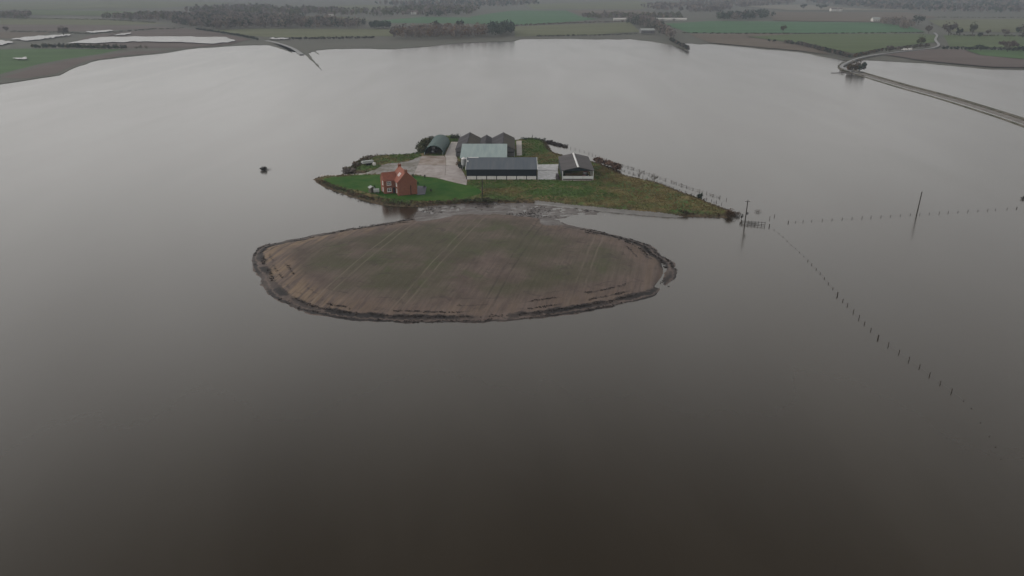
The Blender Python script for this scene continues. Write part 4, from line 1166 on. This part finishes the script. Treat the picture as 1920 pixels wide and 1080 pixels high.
# ------------------------------------------------------------------ poles
def pole(label, px, py, h, z=0.0, arm=False, lean=0.0):
    t = thing("utility_pole", label, "pole", at(px, py, z), 0)
    MB().tube((0, 0, -1.2), (lean * h, 0, h), 0.2, 0.15, 10).build("shaft", M['post'], t)
    if arm:
        MB().box(-0.9, 0.9, -0.2, -0.1, h - 0.5, h - 0.36).build("crossarm", M['post'], t)
        for x in (-0.8, 0, 0.8): MB().tube((x, -0.15, h - 0.36), (x, -0.15, h - 0.12), 0.05, 0.04, 6).build("insulator", M['trim'], t)
    return t
p = pole("wooden pole with crossarm at the island's right tip", 1396, 421.5, 8.6, arm=True, lean=0.01)
MB().box(0.16, 0.75, -0.25, 0.25, 3.6, 4.4).build("transformer", M['gwall'], p)
pole("lone wooden pole standing in the flood far right", 1718.5, 403, 8.4, lean=0.015)
pole("wooden pole in front of the long dark shed", 904.5, 371, 7.2, 1.0)
pole("thin pole behind the right old barn", 998, 263, 2.8, 1.0)

# ------------------------------------------------------------------ fences
def fence(label, pts, z=0.0, top=(0.7, 1.0), thick=0.07, spacing=None, strong=(), group=None, wires=(0.35, 0.7), seed=0, hts=None, wire_to=None):
    P = []
    if spacing:
        W_ = [at(x, y, z) for x, y in pts]
        for a, b in zip(W_[:-1], W_[1:]):
            k = max(1, int(round((b - a).length / spacing)))
            P += [a.lerp(b, i / k) for i in range(k)]
        P.append(W_[-1])
    else: P = [at(x, y, z) for x, y in pts]
    t = thing("fence", label, "fence", P[0], 0, group)
    g = random.Random(seed)
    me = None
    for i, p in enumerate(P):
        big = i in strong
        h = g.uniform(*top) * (1.35 if big else 1) * (hts(i) if hts else 1)
        if me is None: me = MB().tube((0, 0, -1.0), (0, 0, 1.0), thick, thick * 0.9, 7).mesh("post"); me.materials.append(M['post'])
        o = link("post", me, t)
        o.location = p - P[0]
        o.scale = ((1.7 if big else 1.0),) * 2 + (h,)
        o.rotation_euler = (g.gauss(0, 0.05), g.gauss(0, 0.05), g.random() * 3)
    for wz in wires:
        b = MB()
        for a, c_ in zip(P[:wire_to][:-1], P[:wire_to][1:]):
            b.tube(a - P[0] + Vector((0, 0, wz)), c_ - P[0] + Vector((0, 0, wz)), 0.006, 0.006, 4)
        b.build("wire", M['wire'], t)
    return t
z1 = lambda x, y: (1380 + x / 3.5556, 340 + y / 3.5556)
z2 = lambda x, y: (1480 + x / 2.7, 500 + y / 2.7)
FA = [z1(*p) for p in [(222, 302), (254, 325), (287, 349), (314, 371), (341, 399), (367, 425), (396, 448), (424, 474), (452, 501), (479, 529), (505, 556), (535, 588), (561, 616), (589, 648), (616, 683), (646, 717)]]
FA += [z2(*p) for p in [(244, 146), (271, 173), (295, 196), (324, 230), (353, 260), (380, 290), (413, 322), (449, 362), (502, 398), (556, 436), (606, 473), (660, 509), (710, 550), (765, 592), (822, 634), (882, 680), (922, 718), (968, 790), (1012, 860), (1043, 914), (1071, 974)]]
fence("long wire fence running from the island tip to the lower right", FA, top=(0.6, 0.85), thick=0.095, strong=(0, 16, 23), seed=3, wires=(0.2,), wire_to=32,
      hts=lambda i: 1.0 if i == 0 else 0.3 if i < 9 else 0.55 if i < 16 else 1.0 if i < 31 else 0.15)
FBx = [348, 397, 447, 505, 575, 640, 708, 773, 840, 900, 967, 1030, 1096, 1162, 1225, 1289, 1355, 1415, 1480, 1546, 1613, 1678, 1730, 1808, 1871]
FB = [z1(x, 276 - (x - 348) * 0.062) for x in FBx]
fence("wire fence crossing the flood past the lone pole", FB, top=(0.45, 0.75), thick=0.085, strong=(0, 24), seed=4, wires=(0.2,))
fence("far fence of the drowned track on the island's right side", [(1062, 276), (1087, 283), (1104, 288), (1130, 298), (1167, 311), (1199, 320), (1217, 327), (1259, 341), (1287, 351), (1325, 363), (1362, 375)], top=(0.6, 1.0), thick=0.09, spacing=3.4, seed=5)
fence("near fence of the drowned track on the island's right side", [(1162, 318), (1197, 329), (1241, 344), (1263, 353), (1297, 365), (1325, 373), (1353, 383)], top=(0.5, 0.8), thick=0.09, spacing=3.2, seed=6)
hedge("straggling brush along the drowned track's far fence", [(1130, 299), (1199, 320.5), (1217, 327.5), (1259, 341.5), (1325, 363.5), (1350, 371)], 0.5, 0.65, BARE, 1.0, 0.0, 140, "brush", 0.4, 16)
hedge("straggling brush along the drowned track's near fence", [(1162, 319), (1197, 330), (1241, 345), (1297, 366), (1345, 381)], 0.5, 0.55, BARE, 1.0, 0.0, 141, "brush", 0.45, 16)
# rail gate by the pole
t = thing("gate", "dark half drowned wooden rail gate beside the crossarm pole", "gate", at(1390, 419, 0))
gA, gB = at(1390, 418.5, 0), at(1434, 422, 0)
dv = gB - gA
for k in range(8):
    p = dv * (k / 7)
    MB().tube((p.x, p.y, -1), (p.x, p.y, 1.25), 0.08, 0.08, 7).build("post", M['post'], t)
for k, z in enumerate((0.25, 0.6, 0.95)):
    a, b_ = dv * 0.0, dv * (0.62 if k == 1 else 1.0)
    MB().tube((a.x, a.y - 0.1, z), (b_.x, b_.y - 0.1, z), 0.07, 0.07, 6).build("rail", M['post'], t)
shrub("shrub", "dark drowned brush under the crossarm pole", 1408, 419, 4.6, 0.7, [(0.04, 0.036, 0.034)], seed=330, z=0.0)
shrub("shrub", "faint twiggy brush in the water right of the crossarm pole", 1421, 397, 3.6, 1.2, BARE, seed=331, z=0.0, n=70)
tree("sapling", "dark thin ivy clad stump left of the crossarm pole", 1390, 412, 15, [(0.035, 0.034, 0.03)], 0.16, seed=332, z=0.0, dens=160, trunk=0.1)
for i, (x, y, lab) in enumerate([(1452, 406, "single short post in the water right of the gate"), (1443, 410, "single thin post nearest the gate's right end")]):
    t = thing("post", lab, "post", at(x, y, 0))
    MB().tube((0, 0, -0.8), (0.04, 0, 0.9), 0.09, 0.08, 7).build("shaft", M['post'], t)

# island trees and scrub
tree("tree", "pale bare tree on the island's right bank", 1226, 343.5, 20, [(0.13, 0.12, 0.105)], 0.34, seed=340, z=0.2, dens=260, trunk=0.2, flat=0.25)
tree("tree", "smaller bare tree left of the pale one on the bank", 1198, 335.5, 15, BARE, 0.3, seed=341, z=0.2, dens=160, trunk=0.25, flat=0.25)
shrub("shrub", "dark evergreen shrub on the right bank", 1312.5, 374, 2.6, 2.8, DARK, seed=342, z=0.3, n=220)
shrub("shrub", "tawny bush at the island's right tip", 1370, 405.5, 5.0, 3.0, RUST, seed=343, z=0.0, n=260)
shrub("shrub", "low dark scrub just left of the island's tip bush", 1380, 404, 3.0, 1.8, BARE, seed=344, z=0.0)
shrub("shrub", "dark bramble by the white puddle at the island's front bank", 1279, 400, 5.0, 1.5, [(0.022, 0.022, 0.018)], seed=345, z=0.5, n=240)
hedge("brown bramble hedge behind the open-fronted shed", [(1112, 302), (1128, 306), (1145, 311), (1163, 318)], 4, 1.8, [(0.11, 0.075, 0.06), (0.13, 0.085, 0.065)], 0.8, 0.5, 150, n=26)
hedge("low dark brush bank at the island's back corner", [(1024, 266), (1040, 270), (1056, 275)], 3, 0.9, [(0.06, 0.052, 0.052)], 0.8, 0.0, 151, n=26)
hedge("scrubby hedge beside the arched barn", [(787, 289), (793, 277), (799, 268), (808, 263)], 3.5, 2.4, OLIVE, 1.2, 0.6, 152, n=26)
hedge("ragged hedge along the back of the rubble spit", [(784, 290), (760, 292.5), (735, 294), (706, 294)], 2.0, 1.2, BARE + DARK, 1.2, 0.6, 153, gap=0.15, n=20)
hedge("scrub along the point of the rubble spit", [(700, 295), (684, 302), (668, 313), (654, 322)], 4.5, 1.1, OLIVE + BARE + RUST, 1.2, 0.3, 154, n=22)
hedge("bank scrub along the foot of the lawn", [(604, 341), (640, 355.5), (690, 371.5), (740, 381), (800, 382), (860, 379), (900, 377)], 2.2, 0.8, RUST + OLIVE, 1.0, 0.5, 155, n=14)
hedge("dark scrub below the lawn's right corner", [(882, 378), (900, 377), (925, 378)], 3.0, 1.3, OLIVE, 0.9, 0.8, 156, n=22)
hedge("low hedge behind the arched barn", [(842, 262), (850, 260.5), (862, 260)], 3.0, 2.4, DARK + OLIVE, 1.1, 0.8, 157, n=24)
hedge("back hedge right of the old barns", [(978, 263), (1000, 263), (1020, 265)], 2.2, 1.4, DARK, 1.2, 0.8, 158, n=22)

# lone things in the flood
t = shrub("shrub", "black drowned bush alone in the flood left of the farm", 494, 319, 3.6, 2.0, [(0.015, 0.013, 0.012)], seed=360, z=0.0, n=300)
shrub("shrub", "low grey flotsam beside the black drowned bush", 503, 318, 3.4, 0.8, [(0.08, 0.075, 0.07)], seed=361, z=0.0, n=120)
shrub("shrub", "dark drowned bush at the right edge of the flood", 1920, 373, 3.2, 1.3, [(0.03, 0.026, 0.026)], seed=362, z=0.0, n=160)

# ------------------------------------------------------------------ uncountable ground cover
# tufts of rough grass on the island
g = np.random.default_rng(5)
cand = np.stack([g.uniform(gx[0], gx[-1], 60000), g.uniform(230, 395, 60000)], 1)
ji = ((cand[:, 0] - gx[0]) / RES).astype(int); ii = ((cand[:, 1] - gy[0]) / RES).astype(int)
ok = (zone[ii, ji] == 0) & (dI[ii, ji] > 0.3) & (~inside(YARD, cand[:, 0], cand[:, 1]))
for o in list(C.objects):
    if o.name.split('.')[0] in ("long_shed", "lean_to_shed", "old_barn", "arched_barn", "open_shed", "brick_house"):
        px_, py_ = o.location.x, o.location.y
        hwid = {"long_shed": 15, "lean_to_shed": 11, "old_barn": 6.5, "arched_barn": 6, "open_shed": 7.5, "brick_house": 9}[o.name.split('.')[0]]
        dep = {"brick_house": 12}.get(o.name.split('.')[0], 29)
        ok &= ~((abs(cand[:, 0] - px_) < hwid) & (cand[:, 1] > py_ - 1.0) & (cand[:, 1] < py_ + dep))
ok &= ~((cand[:, 0] > at(1007, 320, 1.2).x) & (cand[:, 0] < at(1049, 320, 1.2).x) & (cand[:, 1] > at(1000, 337.5, 1.2).y) & (cand[:, 1] < at(1000, 307, 1.2).y))
ok &= ~((cand[:, 0] > at(967, 280, 1.2).x) & (cand[:, 0] < at(980, 280, 1.2).x) & (cand[:, 1] > at(967, 293, 1.2).y) & (cand[:, 1] < at(967, 262, 1.2).y))
cand, ji, ii = cand[ok], ji[ok], ii[ok]
cand, ji, ii = cand[:15000], ji[:15000], ii[:15000]
sc_ = 0.25 + 0.5 * g.random(len(cand)) * (0.4 + vnoise(cand[:, 0], cand[:, 1], 7, 91))
cen = np.concatenate([cand, (H[ii, ji] + sc_ * 0.3)[:, None]], 1)
v, f, idx = clumps(cen, np.stack([sc_ * .8, sc_ * .8, sc_ * .5], 1), 7, sc_ * 0.45, 6, 0.45, 0.2)
nz = vnoise(cand[:, 0], cand[:, 1], 16, 93, 4)[:, None]; nz2 = vnoise(cand[:, 0], cand[:, 1], 6, 95, 3)[:, None]
k1 = sstep(0.4, 0.62, nz + 0.12 * (np.clip((cand[:, :1] - 35) / 40, -0.5, 1)))
tc_ = np.array([0.095, 0.155, 0.045]) * (1 - k1) + np.array([0.185, 0.15, 0.07]) * k1
tc_ = tc_ * (0.65 + 0.75 * nz2) * (0.8 + 0.4 * g.random((len(cand), 1)))
lowd = sstep(4.5, 1.0, dI[ii, ji])[:, None]
tc_ = tc_ * (1 - lowd) + np.array([0.085, 0.062, 0.042]) * lowd * (0.6 + 0.8 * g.random((len(cand), 1)))
tag(np_mesh("rough_grass", v, f, M['veg'], tint=tc_[idx]), "rough green and tawny grass tufts over the farm island", "grass", kind="stuff")

# dark wrack left along the field's waterline
cand = np.stack([g.uniform(gx[0], gx[-1], 200000), g.uniform(150, 300, 200000)], 1)
ji = ((cand[:, 0] - gx[0]) / RES).astype(int); ii = ((cand[:, 1] - gy[0]) / RES).astype(int)
e_ = dM[ii, ji] + wob[ii, ji] * 0.45
nn = vnoise(cand[:, 0], cand[:, 1], 9, 17, 3)
ok = (dI[ii, ji] < -1) & (dU[ii, ji] < 0) & (((e_ > -0.2) & (e_ < 0.9) & (nn > 0.47) & (g.random(len(e_)) < 0.5)) | ((e_ > 2.0) & (e_ < 2.9) & (nn > 0.42)) | ((e_ > 4.4) & (e_ < 4.9) & (nn > 0.58)) | ((e_ > 8) & (e_ < 8.6) & (nn > 0.66)))
ok |= (zone[ii, ji] == 3) & (H[ii, ji] > 0.02) & (nn > 0.6) & (g.random(len(e_)) < 0.22)
cand, ji, ii = cand[ok][:9000], ji[ok][:9000], ii[ok][:9000]
sc_ = 0.10 + 0.22 * g.random(len(cand))
cen = np.concatenate([cand, (np.maximum(H[ii, ji], 0) + 0.03)[:, None]], 1)
v, f, idx = clumps(cen, np.stack([sc_ * 1.6, sc_ * 1.2, sc_ * .3], 1), 5, sc_ * 0.7, 9, 0.6, 0.1)
tag(np_mesh("wrack_line", v, f, M['debris'], tint=veg_tint(idx, len(cand), [(0.03, 0.026, 0.025), (0.045, 0.038, 0.034)], 3)), "dark flood wrack lying along the field's waterline", "wrack", kind="stuff")

# ------------------------------------------------------------------ haze
hz = MB().box(-4990, 4990, -590, 7190, -2.5, 82).build("haze", bpy.data.materials.new("haze_air"))
hm = hz.data.materials[0]; hm.use_nodes = True
hm.node_tree.nodes.clear()
ho = hm.node_tree.nodes.new("ShaderNodeOutputMaterial"); hv = hm.node_tree.nodes.new("ShaderNodeVolumePrincipled")
hv.inputs["Color"].default_value = (0.45, 0.5, 0.58, 1)
hv.inputs["Density"].default_value = 0.00021
hv.inputs["Anisotropy"].default_value = 0.0
hm.node_tree.links.new(hv.outputs["Volume"], ho.inputs["Volume"])
tag(hz, "thin grey haze over the flooded land", "haze", kind="stuff")
